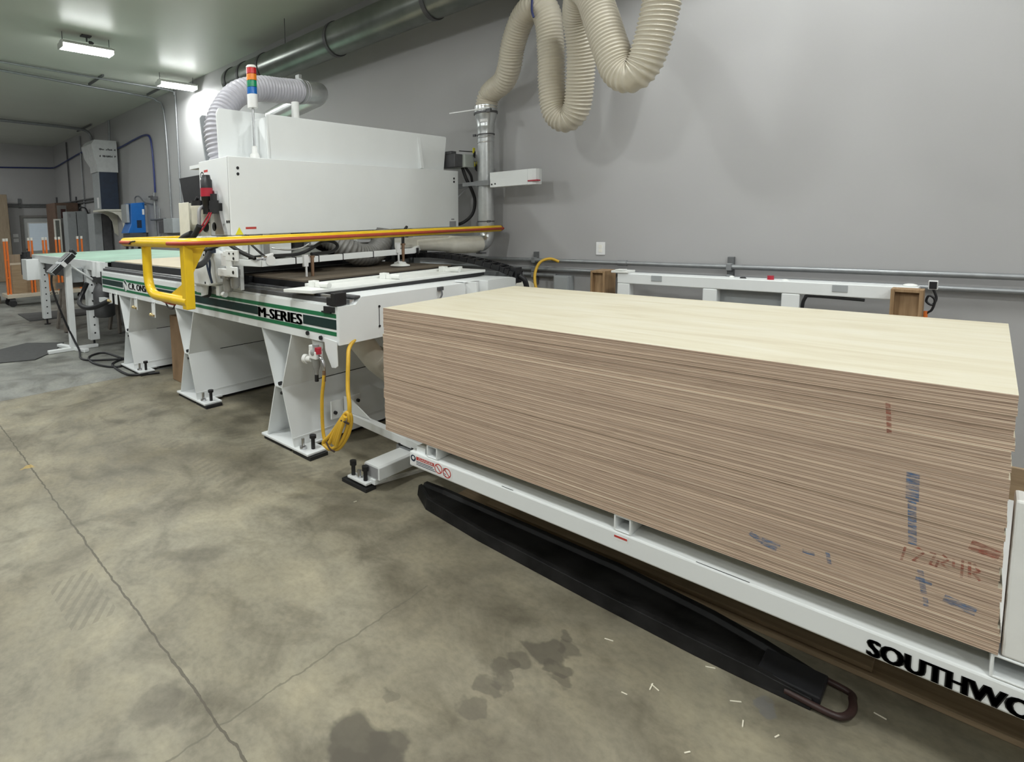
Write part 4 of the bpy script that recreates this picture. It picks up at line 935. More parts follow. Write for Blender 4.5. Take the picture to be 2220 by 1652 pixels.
# left flank: regulator, canister, curtain, carriage
fg = obj('lubricator', MB().lathe((-4.03, 2.05, 1.70), (0, 0, 1), [(0, .035), (.10, .036), (.11, .045), (.26, .045), (.27, .036), (.30, .03)]), 'black', t)
obj('red_collar', MB().cyl((-4.03, 2.05, 1.835), (-4.03, 2.05, 1.90), .048, n=20), 'redknob', fg)
obj('side_valve', MB().box(-3.96, -3.90, 2.03, 2.08, 1.70, 1.80).cyl((-3.93, 2.055, 1.80), (-3.93, 2.055, 1.85), .026, n=12).box(-4.1, -3.9, 2.04, 2.07, 1.735, 1.765).box(-3.99, -3.92, 2.07, 2.121, 1.72, 1.78), 'black', fg)
cnn = obj('oil_canister', MB().lathe((-4.19, 2.06, 1.62), (0, 0, 1), [(0, .06), (.02, .066), (.12, .066), (.13, .07), (.15, .07)]), 'cream', t)
obj('canister_lid', MB().cyl((-4.19, 2.06, 1.77), (-4.19, 2.06, 1.81), .062, n=18).cyl((-4.24, 2.06, 1.81), (-4.20, 2.06, 1.84), .015, n=8), 'black', cnn)
obj('canister_bracket', MB().box(-4.40, -4.385, 1.98, 2.12, 1.50, 1.80).box(-4.40, -4.12, 2.105, 2.12, 1.50, 1.63).box(-4.39, -4.22, 1.98, 1.99, 1.50, 1.80).box(-4.40, -4.22, 1.98, 2.12, 1.50, 1.51), 'cream', cnn, bevel=.004)
obj('supply_hose', MB().tube([(-4.07, 2.03, 1.76), (-4.05, 1.99, 1.73), (-4.04, 1.98, 1.65), (-4.06, 1.98, 1.58), (-4.12, 1.96, 1.53)], .014, 8), 'greyink', t)
obj('red_hose', MB().tube([(-3.93, 2.03, 1.71), (-3.95, 2.01, 1.65), (-4.02, 1.98, 1.57), (-4.10, 1.96, 1.53)], .006, 8), 'redknob', t)
obj('red_hose', MB().tube([(-3.96, 2.03, 1.71), (-4.0, 2.01, 1.65), (-4.06, 1.98, 1.57), (-4.12, 1.95, 1.53)], .006, 8), 'redknob', t)
obj('hose_bundle', MB().tube([(-4.02, 1.97, 1.61), (-4.06, 1.96, 1.56), (-4.12, 1.94, 1.51), (-4.22, 1.92, 1.475), (-4.30, 1.91, 1.455)], .024, 10).tube([(-4.10, 1.94, 1.55), (-4.20, 1.92, 1.52), (-4.30, 1.90, 1.47)], .026, 10), 'rubber', t)
obj('rubber_curtain', MB().prism([(-5.06, 2.06), (-4.30, 2.06), (-4.30, 1.66), (-4.93, 1.66)], 'y', 2.30, 2.32), 'black', t)
cg = obj('carriage_cover', MB().box(-4.36, -4.02, 2.02, 2.121, 1.135, 1.527).prism([(-4.02, 1.135), (-3.90, 1.16), (-3.93, 1.40), (-4.02, 1.43)], 'y', 2.03, 2.12), 'white', t, bevel=.012)
obj('screw', MB().cyl((-4.30, 2.016, 1.38), (-4.30, 2.02, 1.38), .009, n=8).cyl((-4.07, 2.016, 1.38), (-4.07, 2.02, 1.38), .009, n=8).cyl((-4.30, 2.016, 1.16), (-4.30, 2.02, 1.16), .009, n=8).cyl((-4.07, 2.016, 1.16), (-4.07, 2.02, 1.16), .009, n=8), 'blackink', cg)
obj('carriage_plate', MB().box(-4.36, -3.70, 2.1225, 2.155, 1.115, 1.527), 'white', t, bevel=.004)
obj('bumper_wheel', MB().cyl((-4.25, 2.09, 1.09), (-4.25, 2.125, 1.09), .075, n=24), 'rubber', t)
obj('wheel_fork', MB().box(-4.33, -4.23, 2.065, 2.09, 1.06, 1.15).prism([(-4.28, 1.15), (-4.14, 1.15), (-4.17, 1.05), (-4.26, 1.03)], 'y', 2.07, 2.088), 'white', t, bevel=.003)
fc = obj('air_filter', MB().box(-3.86, -3.68, 2.02, 2.10, 1.225, 1.285).box(-3.84, -3.72, 2.04, 2.12, 1.30, 1.40), 'label', t, bevel=.006)
obj('filter_bowl', MB().lathe((-3.78, 2.06, 1.105), (0, 0, 1), [(0, .03), (.02, .038), (.10, .038), (.11, .044), (.125, .044)]).lathe((-3.69, 2.07, 1.14), (0, 0, 1), [(0, .028), (.02, .034), (.08, .034)]), 'tube', fc)
obj('filter_collar', MB().box(-3.84, -3.72, 2.03, 2.09, 1.205, 1.225).box(-3.675, -3.655, 2.03, 2.10, 1.235, 1.28), 'greyink', fc)
obj('wiper_foot', MB().box(-3.98, -3.93, 2.06, 2.11, 1.06, 1.14).cyl((-3.90, 2.08, 1.075), (-3.86, 2.08, 1.075), .022, n=10), 'white', t, bevel=.004)
obj('blue_cable', MB().tube([(-4.02, 2.02, 1.44), (-3.97, 1.99, 1.41), (-3.92, 1.99, 1.33), (-3.93, 1.99, 1.25), (-3.90, 1.99, 1.17)], .009, 8).tube([(-4.02, 2.02, 1.42), (-3.98, 1.99, 1.38), (-3.96, 1.99, 1.28), (-3.92, 1.99, 1.2)], .007, 8), 'navy', t)
obj('cable_bundle', MB().tube([(-3.51, 1.60, 1.45), (-3.53, 1.63, 1.38), (-3.60, 1.72, 1.335), (-3.75, 1.86, 1.345), (-3.9, 1.98, 1.40), (-4.0, 2.06, 1.46)], .022, 10).tube([(-4.2, 2.0, 1.47), (-4.05, 1.98, 1.43), (-3.9, 1.98, 1.43), (-3.8, 2.02, 1.46)], .012, 8), 'rubber', t)
obj('cable_clip', MB().box(-3.93, -3.88, 1.975, 2.025, 1.40, 1.43), 'navy', t)
# suction arm
sa = obj('suction_arm', MB().bar((-3.47, 2.16, 1.325), (-3.47, 3.80, 1.333), .045, .048).bar((-3.47, 2.17, 1.325), (-3.60, 2.02, 1.34), .045, .048).bar((-3.47, 3.79, 1.333), (-3.66, 4.15, 1.37), .045, .048), 'white', t, bevel=.004)
obj('arm_bracket', MB().box(-3.66, -3.58, 1.985, 1.995, 1.24, 1.43).box(-3.66, -3.48, 1.983, 1.9965, 1.35, 1.43).box(-3.60, -3.50, 1.981, 1.994, 1.235, 1.31).box(-3.72, -3.58, 1.995, 2.12, 1.38, 1.42), 'white', sa, bevel=.004)
obj('bracket_screw', MB().cyl((-3.60, 1.98, 1.405), (-3.60, 1.986, 1.405), .008, n=8).cyl((-3.54, 1.98, 1.405), (-3.54, 1.986, 1.405), .008, n=8).cyl((-3.54, 1.98, 1.37), (-3.54, 1.986, 1.37), .011, n=8).cyl((-3.55, 1.978, 1.27), (-3.55, 1.984, 1.27), .013, n=8), 'blackink', sa)
zt_ = MB()
for yy in (2.46, 2.68, 2.93, 3.27, 3.84): zt_.box(-3.4955, -3.4445, yy-.004, yy+.004, 1.299, 1.357)
obj('cable_tie', zt_, 'black', sa)
for yy, zz in ((2.60, 1.158), (3.62, 1.208)):
    cp = obj('suction_cup', MB().lathe((-3.47, yy, zz), (0, 0, 1), [(0, .088), (.008, .086), (.02, .055), (.032, .052), (.036, .03), (.04, .03)]), 'tray', sa)
    obj('cup_rod', MB().cyl((-3.44, yy+.01, zz+.04), (-3.44, yy+.01, zz+.11), .013, n=10).cyl((-3.44, yy+.01, zz+.09), (-3.44, yy+.01, zz+.19), .014, n=12).cyl((-3.44, yy+.01, zz+.185), (-3.44, yy+.01, zz+.20), .022, n=6), 'bronze', sa)
    obj('guide_pin', MB().box(-3.455, -3.43, yy-.075, yy-.035, zz+.12, zz+.21).cyl((-3.44, yy-.05, zz+.03), (-3.44, yy-.05, zz+.12), .009, n=8), 'label', sa)
obj('vacuum_gauge', MB().cyl((-3.455, 2.235, 1.345), (-3.43, 2.225, 1.345), .036, n=22).cyl((-3.47, 2.2, 1.375), (-3.47, 2.27, 1.385), .012, n=8), 'label', sa)
obj('push_fitting', MB().cyl((-3.47, 2.12, 1.36), (-3.47, 2.17, 1.36), .016, n=10).cyl((-3.46, 2.17, 1.365), (-3.46, 2.22, 1.355), .02, n=8), 'chrome', sa)
obj('arm_hose', MB().tube([(-3.75, 2.06, 1.50), (-3.66, 2.02, 1.47), (-3.56, 2.06, 1.41), (-3.48, 2.12, 1.365)], .015, 10)
    .tube([(-3.46, 2.20, 1.37), (-3.50, 2.16, 1.42), (-3.58, 2.14, 1.48), (-3.66, 2.16, 1.53)], .008, 8)
    .tube([(-3.47, 2.27, 1.375), (-3.47, 2.45, 1.372), (-3.47, 2.55, 1.385), (-3.44, 2.62, 1.42), (-3.45, 2.74, 1.465), (-3.47, 2.86, 1.45), (-3.48, 2.90, 1.41), (-3.47, 2.82, 1.375), (-3.47, 2.68, 1.37), (-3.45, 2.61, 1.37)], .013, 10)
    .tube([(-3.44, 3.63, 1.40), (-3.45, 3.64, 1.44), (-3.52, 3.72, 1.50), (-3.6, 3.85, 1.55)], .014, 10)
    .tube([(-3.60, 3.80, 1.40), (-3.65, 3.90, 1.45), (-3.7, 4.02, 1.52)], .014, 10), 'rubber', sa)
obj('copper_line', MB().tube([(-3.53, 2.30, 1.43), (-3.5, 2.42, 1.41), (-3.48, 2.54, 1.42), (-3.46, 2.60, 1.45)], .006, 8), 'alu', sa)
# works under the gantry
sp = obj('spindle_block', MB().box(-4.2, -3.84, 2.30, 2.70, 1.36, 1.53).box(-4.1, -3.83, 2.18, 2.28, 1.33, 1.53), 'white', t, bevel=.006)
obj('slide_rack', MB().box(-3.83, -3.80, 2.40, 2.46, 1.33, 1.53), 'alu', sp)
obj('motor_shell', MB().cyl((-3.95, 2.82, 1.40), (-3.95, 2.82, 1.53), .075, n=20), 'black', sp)
obj('dust_shroud', MB().lathe((-3.90, 2.86, 1.285), (0, 0, 1), [(0, .24), (.05, .22), (.10, .12), (.12, .10)], 28), 'bush', t)
obj('under_hose', MB().tube([(-3.82, 3.74, 1.50), (-3.79, 3.70, 1.40), (-3.77, 3.58, 1.315), (-3.77, 3.42, 1.31), (-3.79, 3.29, 1.36), (-3.88, 3.19, 1.45), (-4.0, 3.12, 1.52)], .10, 24, rib=.05, pitch=.034, dens=10), 'shadehose', t)
obj('hose_cuff', MB().cyl((-3.82, 3.74, 1.44), (-3.82, 3.76, 1.53), .108, n=24), 'shadehose', t)
obj('cross_cover', MB().box(-4.2, -3.9, 2.95, 3.5, 1.42, 1.53).box(-4.15, -3.87, 3.65, 3.95, 1.44, 1.53), 'white', t, bevel=.006)
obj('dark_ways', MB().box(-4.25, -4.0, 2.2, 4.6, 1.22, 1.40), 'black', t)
obj('far_column', MB().box(-4.1, -3.86, 4.05, 4.16, 1.12, 1.53).box(-4.05, -3.80, 4.16, 4.26, 1.12, 1.53), 'grey_box', t, bevel=.004)
obj('near_column', MB().box(-4.25, -4.02, 2.16, 2.26, 1.12, 1.53), 'grey_box', t, bevel=.004)
# far flank: control box, beacon arm, drag chain
cbx = obj('drive_box', MB().box(-3.95, -3.722, 4.905, 5.06, 2.165, 2.300), 'cabgrey', t, bevel=.004)
obj('drive_fan', MB().box(-3.98, -3.75, 4.765, 4.90, 2.165, 2.30).box(-3.95, -3.80, 4.77, 4.86, 2.30, 2.335), 'dgrey', cbx, bevel=.006)
obj('box_hood', MB().prism([(5.065, 2.305), (5.12, 2.305), (5.15, 2.235), (5.065, 2.235)], 'x', -3.90, -3.725), 'galv', cbx)
obj('lid_bar', MB().cyl((-3.74, 4.83, 2.33), (-3.74, 5.06, 2.335), .006, n=8), 'dgrey', cbx)
hz = MB(); hb_ = MB()
for k, (y0_, z0_) in enumerate(((5.03, 2.315), (5.06, 2.175))):
    hz.prism([(y0_, z0_), (y0_+.035, z0_+.005), (y0_+.042, z0_+.055), (y0_+.012, z0_+.06-.06*k), (y0_, z0_+.05)], 'x', -3.716, -3.710)
    hb_.prism([(y0_+.012, z0_-.030), (y0_+.04, z0_-.05), (y0_+.046, z0_+.01), (y0_+.036, z0_+.03), (y0_+.012, z0_-.002)], 'x', -3.717, -3.709)
obj('hazard_tape', hz, 'hivis', cbx); obj('hazard_tape', hb_, 'black', cbx)
obj('flank_cable', MB().tube([(-3.8, 4.96, 2.17), (-3.76, 4.97, 2.05), (-3.72, 5.02, 1.92), (-3.71, 5.06, 1.80), (-3.74, 5.05, 1.66), (-3.82, 4.98, 1.57), (-3.95, 4.93, 1.54)], .018, 10).tube([(-3.78, 4.99, 2.17), (-3.74, 5.03, 2.08), (-3.76, 5.08, 2.0)], .014, 8), 'rubber', t)
obj('far_bracket', MB().bar((-3.98, 4.95, 1.90), (-3.92, 4.95, 1.55), .02, .02).bar((-3.86, 4.90, 1.96), (-3.82, 5.08, 1.98), .06, .05).bar((-3.82, 4.9, 1.85), (-3.75, 5.02, 1.98), .012, .012), 'conduit', t)
# white cantilever arm by the pipe
am = MB().box(-3.39, -2.96, 4.875, 4.985, 1.925, 2.075)
am.prism([(-2.96, 4.875), (-2.915, 4.88), (-2.885, 4.90), (-2.872, 4.935), (-2.872, 4.985), (-2.96, 4.985)], 'z', 1.925, 2.075)
ar = obj('cantilever_arm', am, 'white', t, bevel=.004)
obj('arm_clamp', MB().box(-3.56, -3.39, 4.855, 4.875, 1.95, 2.0).box(-3.72, -3.55, 4.855, 4.87, 1.955, 1.995).cyl((-3.504, 4.97, 1.95), (-3.504, 4.97, 2.0), .092, n=24), 'conduit', ar)
obj('arm_screw', MB().cyl((-3.365, 4.870, 1.955), (-3.365, 4.876, 1.955), .008, n=8).cyl((-3.325, 4.870, 1.958), (-3.325, 4.876, 1.958), .008, n=8), 'blackink', ar)
obj('red_tongue', MB().box(-2.955, -2.855, 4.868, 4.93, 1.955, 1.967), 'redknob', ar)
# drag chain
dc = MB(); cpts = [Vector(q) for q in ((-3.95, 4.12, 1.235), (-3.75, 4.13, 1.268), (-3.5, 4.14, 1.275), (-3.25, 4.15, 1.262), (-3.0, 4.16, 1.228), (-2.75, 4.17, 1.175), (-2.62, 4.17, 1.13))]
for i in range(len(cpts)-1):
    for k in range(3):
        p = cpts[i].lerp(cpts[i+1], (k+.06)/3); q = cpts[i].lerp(cpts[i+1], (k+.94)/3)
        dc.bar(p+Vector((0, -.07, 0)), q+Vector((0, -.07, 0)), .012, .045); dc.bar(p+Vector((0, .07, 0)), q+Vector((0, .07, 0)), .012, .045)
        m0 = (p+q)/2; dc.bar(m0+Vector((0, -.07, .016)), m0+Vector((0, .07, .016)), .035, .008)
obj('drag_chain', dc, 'black', t)
obj('chain_trough', MB().box(-4.9, -2.62, 4.09, 4.26, 1.085, 1.10).box(-4.9, -2.62, 4.25, 4.26, 1.085, 1.13), 'conduit', t)
obj('far_stop', MB().box(-2.66, -2.60, 4.12, 4.20, 1.06, 1.19).tube([(-2.60, 4.16, 1.12), (-2.56, 4.18, 1.08), (-2.55, 4.2, 1.0), (-2.56, 4.2, .9)], .022, 8), 'black', t)
# yellow bumper
BXF, BXR, BYL, BZ = -3.395, -4.64, 1.575, 1.497
loop = fil([(BXR, 5.0, BZ+.006), (BXR, 1.575, BZ), (BXF, 1.575, BZ), (BXF, 5.06, BZ+.008)], (.14, .20))
bp_ = obj('safety_bumper', MB().tube(loop, .033, 14, smooth=False), 'yellow', t)
obj('bumper_tip', MB().lathe((BXF, 5.06, BZ+.008), (.1, 1, 0), [(0, .033), (.025, .027), (.045, .012)]), 'red', bp_)
rs = fil([(-3.64, 1.575-.030, BZ-.002), (BXF+.030, 1.575-.030, BZ-.002), (BXF+.030, 5.08, BZ+.006)], .235)
obj('contact_strip', MB().tube(rs, .0135, 10, smooth=False), 'red', bp_)
rs = fil([(BXR-.030, 1.80, BZ-.002), (BXR-.030, 1.575-.030, BZ-.002), (BXR+.32, 1.575-.030, BZ-.002)], .17)
obj('contact_strip', MB().tube(rs, .0135, 10, smooth=False), 'red', bp_)
obj('sensor_lead', MB().tube([(BXR+.27, 1.545, BZ), (BXR+.31, 1.535, BZ-.012), (BXR+.34, 1.54, BZ+.004), (BXR+.42, 1.54, BZ+.01)], .005, 6), 'black', bp_)
gd = obj('guard_post', MB().box(-3.525, -3.46, 1.575, 1.640, 1.055, BZ), 'yellow', t, bevel=.006)
obj('guard_tube', MB().tube(fil([(-4.16, 1.60, BZ), (-4.16, 1.60, 1.106), (-3.47, 1.60, 1.106)], .17), .034, 16, smooth=False), 'yellow', gd)
obj('post_gusset', MB().prism([(-3.78, 1.13), (-3.515, 1.13), (-3.515, 1.24)], 'y', 1.60, 1.606).prism([(1.645, BZ-.01), (1.74, BZ-.03), (1.70, BZ-.10), (1.645, BZ-.20)], 'x', -3.485, -3.479), 'yellow', gd)
obj('support_arm', MB().bar((-4.55, 1.60, BZ-.01), (-4.42, 2.16, BZ-.03), .04, .04), 'yellow', gd)
obj('lower_contact', MB().tube([(-4.05, 1.598, 1.097), (-3.85, 1.60, 1.072), (-3.7, 1.60, 1.07)], .010, 8), 'red', gd)
obj('lower_lead', MB().tube([(-3.86, 1.60, 1.07), (-3.82, 1.60, 1.04), (-3.74, 1.60, 1.035), (-3.70, 1.60, 1.075)], .006, 6), 'black', gd)
# yellow air hose on the near leg
yh = MB().tube([(-2.685, 2.10, .66), (-2.69, 2.095, .60), (-2.70, 2.09, .52), (-2.705, 2.09, .40), (-2.70, 2.09, .29), (-2.68, 2.09, .235), (-2.64, 2.09, .205), (-2.60, 2.095, .205), (-2.545, 2.10, .235), (-2.48, 2.11, .33), (-2.458, 2.12, .42), (-2.475, 2.115, .47), (-2.52, 2.105, .43), (-2.62, 2.09, .30), (-2.685, 2.08, .235), (-2.675, 2.08, .212), (-2.62, 2.085, .205), (-2.53, 2.09, .27), (-2.47, 2.10, .39), (-2.468, 2.105, .46), (-2.50, 2.10, .45), (-2.575, 2.085, .33), (-2.63, 2.08, .24)], .0115, 10, dens=6)
for k in range(3):
    o_ = .022*k
    yh.tube([(-2.60+o_, 2.09-.006*k, .245), (-2.575+o_, 2.085-.006*k, .30), (-2.52+o_*.8, 2.085-.006*k, .40), (-2.485+o_*.4, 2.09-.006*k, .45)], .0115, 10)
yh.tube([(-2.47, 2.115, .44), (-2.474, 2.12, .52), (-2.507, 2.140, 0.609), (-2.543, 2.180, 0.767), (-2.578, 2.220, 0.827), (-2.610, 2.300, 0.868), (-2.66, 2.42, .90)], .013, 10)
yo = obj('air_hose', yh, 'yellowhose', None); tag(yo, 'coiled yellow air hose hanging at the near router leg', 'hose')
obj('hose_tie', MB().tube([(-2.50, 2.075, .42), (-2.47, 2.07, .425), (-2.445, 2.09, .41)], .006, 6).tube([(-2.64, 2.065, .25), (-2.60, 2.06, .22), (-2.57, 2.075, .205)], .006, 6), 'rust', yo)
# white waste pipe under the bed end
pv = obj('waste_pipe', MB().tube([(-2.82, 2.42, .90), (-2.82, 2.55, .77), (-2.82, 2.72, .59), (-2.80, 2.95, .47), (-2.78, 3.6, .42)], .085, 20, dens=6), 'pvc', t)
obj('pipe_collar', MB().cyl((-2.82, 2.655, .662), (-2.82, 2.68, .635), .089, n=20), 'pvc', pv)
obj('under_hose', MB().tube([(-2.68, 2.62, .86), (-2.66, 2.8, .76), (-2.66, 3.0, .62), (-2.7, 3.2, .5)], .02, 10), 'yellowhose', t)
# cardboard box by the legs
tag(obj('cardboard_box', MB().box(-5.62, -5.16, 2.36, 2.86, 0.001, .69), 'card', bevel=.006), 'tall brown cardboard box standing under the router bed', 'box')

# ================================================================ metal drop pipe and beige hose
px_, py_ = -3.504, 4.97
t = thing('drop_pipe', 'vertical galvanised drop pipe with reducer beside the gantry', 'pipe', (px_, py_, 1.30))
obj('pipe_run', MB().cyl((px_, py_, 1.49), (px_, py_, 2.53), .084, n=28), 'galv', t)
obj('reducer', MB().lathe((px_, py_, 2.50), (0, 0, 1), [(0, .086), (.05, .086), (.06, .09), (.07, .086), (.16, .108), (.20, .114), (.21, .118), (.22, .114), (.27, .114)], 32), 'galv', t)
obj('pipe_cuff', MB().lathe((px_, py_, 2.44), (0, 0, 1), [(0, .084), (.002, .088), (.02, .088), (.022, .084)], 28).lathe((px_, py_, 2.39), (0, 0, 1), [(0, .084), (.002, .087), (.012, .087), (.014, .084)], 28), 'steel', t)
obj('band_clamp', MB().cyl((px_, py_, 2.685), (px_, py_, 2.705), .122, n=32).box(px_+.08, px_+.13, py_-.11, py_-.08, 2.68, 2.715), 'dgrey', t)
obj('band_clamp', MB().cyl((px_, py_, 2.47), (px_, py_, 2.483), .091, n=28).box(px_-.11, px_-.08, py_-.075, py_-.05, 2.465, 2.488), 'dgrey', t)
obj('band_clamp', MB().cyl((px_, py_, 1.575), (px_, py_, 1.587), .089, n=28).box(px_+.07, px_+.10, py_-.08, py_-.06, 1.57, 1.592), 'dgrey', t)
obj('paper_label', MB().prism([(px_+.094*math.cos(a*.1), py_+.094*math.sin(a*.1)) for a in range(-16, -7)] + [(px_+.1*math.cos(a*.1), py_+.1*math.sin(a*.1)) for a in range(-8, -17, -1)], 'z', 2.595, 2.625), 'label', t)
obj('lower_elbow', MB().tube([(px_, py_, 1.52), (px_, py_, 1.45), (px_, py_-.02, 1.39), (px_-.005, py_-.07, 1.355), (px_-.01, py_-.15, 1.345)], .084, 28, dens=6), 'galv', t)
wp = obj('white_pipe', MB().tube([(px_-.01, py_-.12, 1.345), (px_-.03, py_-.35, 1.35)], .088, 28, smooth=False).lathe((px_-.03, py_-.34, 1.35), (-.04, -.6, .03), [(0, .088), (.22, .088), (.25, .07), (.70, .055)], 28).box(px_-.16, px_-.04, 3.75, 4.45, 1.36, 1.45), 'pvc', t)
obj('pipe_latch', MB().box(px_+.02, px_+.09, py_-.2, py_-.12, 1.25, 1.262).cyl((px_+.04, py_-.16, 1.26), (px_+.04, py_-.16, 1.285), .012, n=8), 'dgrey', t)
obj('white_tie', MB().bar((px_-.33, py_-.18, 2.727), (px_+.12, py_-.10, 2.722), .010, .012), 'label', t)
t = thing('flex_hose', 'beige ribbed dust hose looping down from the ceiling duct', 'hose', (-2.6, 4.5, 2.4))
hpts = [(px_, py_, 2.73), (-3.475, 4.970, 2.846), (-3.406, 4.950, 2.900), (-3.236, 4.890, 2.953), (-3.135, 4.830, 3.057), (-3.050, 4.760, 3.225), (-2.913, 4.680, 3.391), (-2.781, 4.630, 3.458), (-2.677, 4.620, 3.433), (-2.611, 4.620, 3.295), (-2.592, 4.630, 3.042), (-2.586, 4.640, 2.731), (-2.555, 4.650, 2.530), (-2.452, 4.650, 2.443), (-2.361, 4.640, 2.512), (-2.312, 4.600, 2.709), (-2.268, 4.520, 2.980), (-2.238, 4.400, 3.197), (-2.113, 4.220, 3.305), (-1.967, 4.080, 3.177), (-1.864, 4.000, 2.972), (-1.777, 3.950, 2.756), (-1.699, 3.920, 2.581), (-1.606, 3.900, 2.520), (-1.532, 3.900, 2.577), (-1.482, 3.900, 2.716), (-1.446, 3.900, 2.875), (-1.418, 3.900, 3.046), (-1.403, 3.900, 3.178), (-1.400, 3.900, 3.339), (-1.36, 3.9, 4.05), (-1.36, 3.9, 4.40)]
obj('hose_body', MB().tube(hpts, .110, 26, rib=.055, pitch=.028, dens=14), 'hose', t)
obj('hanging_strap', MB().tube([(-2.681, 4.500, 3.316), (-2.699, 4.500, 3.389), (-2.703, 4.520, 3.502), (-2.729, 4.600, 3.605)], .010, 8).tube([(-2.729, 4.600, 3.605), (-2.728, 4.620, 3.772)], .006, 8), 'bluehose', t)
obj('hanging_strap', MB().tube([(-2.164, 4.280, 3.224), (-2.068, 4.100, 3.277), (-2.105, 4.200, 3.412)], .010, 8), 'bluehose', t)

# ================================================================ lift table with the plywood stack
LX0, LX1, LY, LYB = -1.995, 0.62, 2.128, 3.40
t = thing('lift_table', 'white low lift table with square tubes carrying the plywood stack', 'lift table', (-.9, 2.8, 0))
fm = MB().box(LX0, LX1, LY, LY+.12, .289, .37).box(LX0, LX1, LYB-.12, LYB, .289, .37).box(LX0, LX0+.12, LY+.12, LYB-.12, .289, .37).box(LX1-.12, LX1, LY+.12, LYB-.12, .289, .37)
fm.box(LX0+.12, LX1-.12, LY+.12, LYB-.12, .355, .369)
fo = obj('deck_frame', fm, 'white', t, bevel=.012)
obj('lettering', MB().text('SOUTHWORTH', (-.165, LY-.0012, .294), (1, 0, 0), (0, 0, 1), .425, .052, .01, fat=(-.004, -.0015, .0015, .004)), 'blackink', fo)
dl = obj('danger_label', MB().box(-1.988, -1.706, LY-.001, LY, .300, .357), 'label', fo)
F = LY-.0016
obj('danger_label_print', MB().box(-1.945, -1.822, F, F+.0004, .334, .352).ring_prism([(-1.793+.026*math.cos(q*PI/10), .333+.026*math.sin(q*PI/10)) for q in range(20)], [(-1.793+.021*math.cos(q*PI/10), .333+.021*math.sin(q*PI/10)) for q in range(20)], 'y', F, F+.0004).ring_prism([(-1.738+.026*math.cos(q*PI/10), .328+.026*math.sin(q*PI/10)) for q in range(20)], [(-1.738+.021*math.cos(q*PI/10), .328+.021*math.sin(q*PI/10)) for q in range(20)], 'y', F, F+.0004).bar((-1.811, F, .351), (-1.775, F, .315), .0004, .005).bar((-1.756, F, .346), (-1.72, F, .310), .0004, .005), 'redink', fo)
dt_ = MB().text('DANGER', (-1.926, F-.0003, .337), (1, 0, 0), (0, 0, 1), .098, .012, 0)
obj('danger_word', dt_, 'label', fo)
gp = MB().ring_prism([(-1.967+.018*math.cos(q*PI/10), .337+.018*math.sin(q*PI/10)) for q in range(20)], [(-1.967+.010*math.cos(q*PI/10), .339+.010*math.sin(q*PI/10)) for q in range(20)], 'y', F, F+.0004)
for k in range(3): gp.box(-1.945, -1.83+.01*k, F, F+.0004, .324-.008*k, .328-.008*k)
for k in range(5): gp.box(-1.762, -1.742, F, F+.0004, .345-.009*k, .348-.009*k) if k != 2 else None
obj('danger_label_text', gp, 'navy', fo)
obj('small_sticker', MB().box(-.905, -.852, F+.0006, LY, .338, .356), 'label', fo)
obj('small_sticker_print', MB().box(-.903, -.854, F, F+.0006, .347, .355), 'redink', fo)
obj('scuff_mark', MB().box(-1.42, -1.36, LY+.003, LY+.007, .3698, .3706).box(-.62, -.46, LY+.004, LY+.008, .3698, .3706), 'dgrey', fo)
for x0, w_ in ((-1.876, .07), (-.908, .065), (.066, .13)):
    tb = MB().ring_prism([(x0, .371), (x0+w_, .371), (x0+w_, .437), (x0, .437)], [(x0+.007, .378), (x0+w_-.007, .378), (x0+w_-.007, .430), (x0+.007, .430)], 'y', LY+.003, LYB-.05)
    o_ = obj('spacer_tube', tb, 'white', t, bevel=.003)
    obj('tube_dark_plate', MB().box(x0+.008, x0+w_-.008, LY+.5, LY+.51, .379, .429), 'black', o_)  # black plate inside the bore keeps the tube opening dark
obj('corner_block', MB().box(-1.96, -1.90, LY+.02, LY+.07, .369, .40), 'white', t)
# end stop by the right end of the stack
es = MB().prism([(.083, .438), (.155, .438), (.103, .862), (.083, .862)], 'y', LY+.004, LY+.09)
obj('end_stop', es, 'white2', t, bevel=.006)
# scissor legs and base in the dark below
for yy in (2.72, 3.2):
    obj('scissor_arm', MB().bar((-1.7, yy, .10), (.3, yy, .275), .04, .07), 'white', t)
    obj('scissor_arm', MB().bar((-1.7, yy-.06, .275), (.3, yy-.06, .10), .04, .07), 'white', t)
obj('base_frame', MB().box(-1.85, .45, 2.68, 2.76, .06, .10).box(-1.85, .45, 3.16, 3.24, .06, .10), 'white', t)
# base beam, feet and link arm at the router end
bb2 = obj('base_beam', MB().prism([(-2.432, .07), (-2.30, .07), (-2.30, .145), (-2.312, .155), (-2.42, .155), (-2.432, .145)], 'y', 2.19, 2.50), 'white', t, bevel=.004)
obj('foot_plate', MB().box(-2.53, -2.36, 2.135, 2.20, .035, .052).box(-2.44, -2.33, 2.18, 2.28, .035, .07), 'white', bb2, bevel=.004)
obj('end_opening', MB().box(-2.42, -2.312, 2.187, 2.1895, .078, .142), 'greyink', bb2)
obj('beam_flange', MB().box(-2.45, -2.28, 2.49, 2.51, .08, .168), 'conduit', bb2)
obj('flange_bolt', MB().cyl((-2.42, 2.50, .168), (-2.42, 2.50, .185), .014, n=8).cyl((-2.31, 2.50, .168), (-2.31, 2.50, .185), .014, n=8), 'black', bb2)
for xx in (-2.505, -2.395):
    obj('leveling_bolt', MB().cyl((xx, 2.165, .052), (xx, 2.165, .135), .013, n=10).cyl((xx, 2.165, .115), (xx, 2.165, .142), .021, n=12), 'black', bb2)
    obj('rubber_pad', MB().box(xx-.065, xx+.045, 2.125, 2.21, .0005, .022), 'rubber', bb2)
obj('anchor_stud', MB().cyl((-2.45, 2.165, .052), (-2.45, 2.165, .10), .013, n=10), 'chrome', bb2)
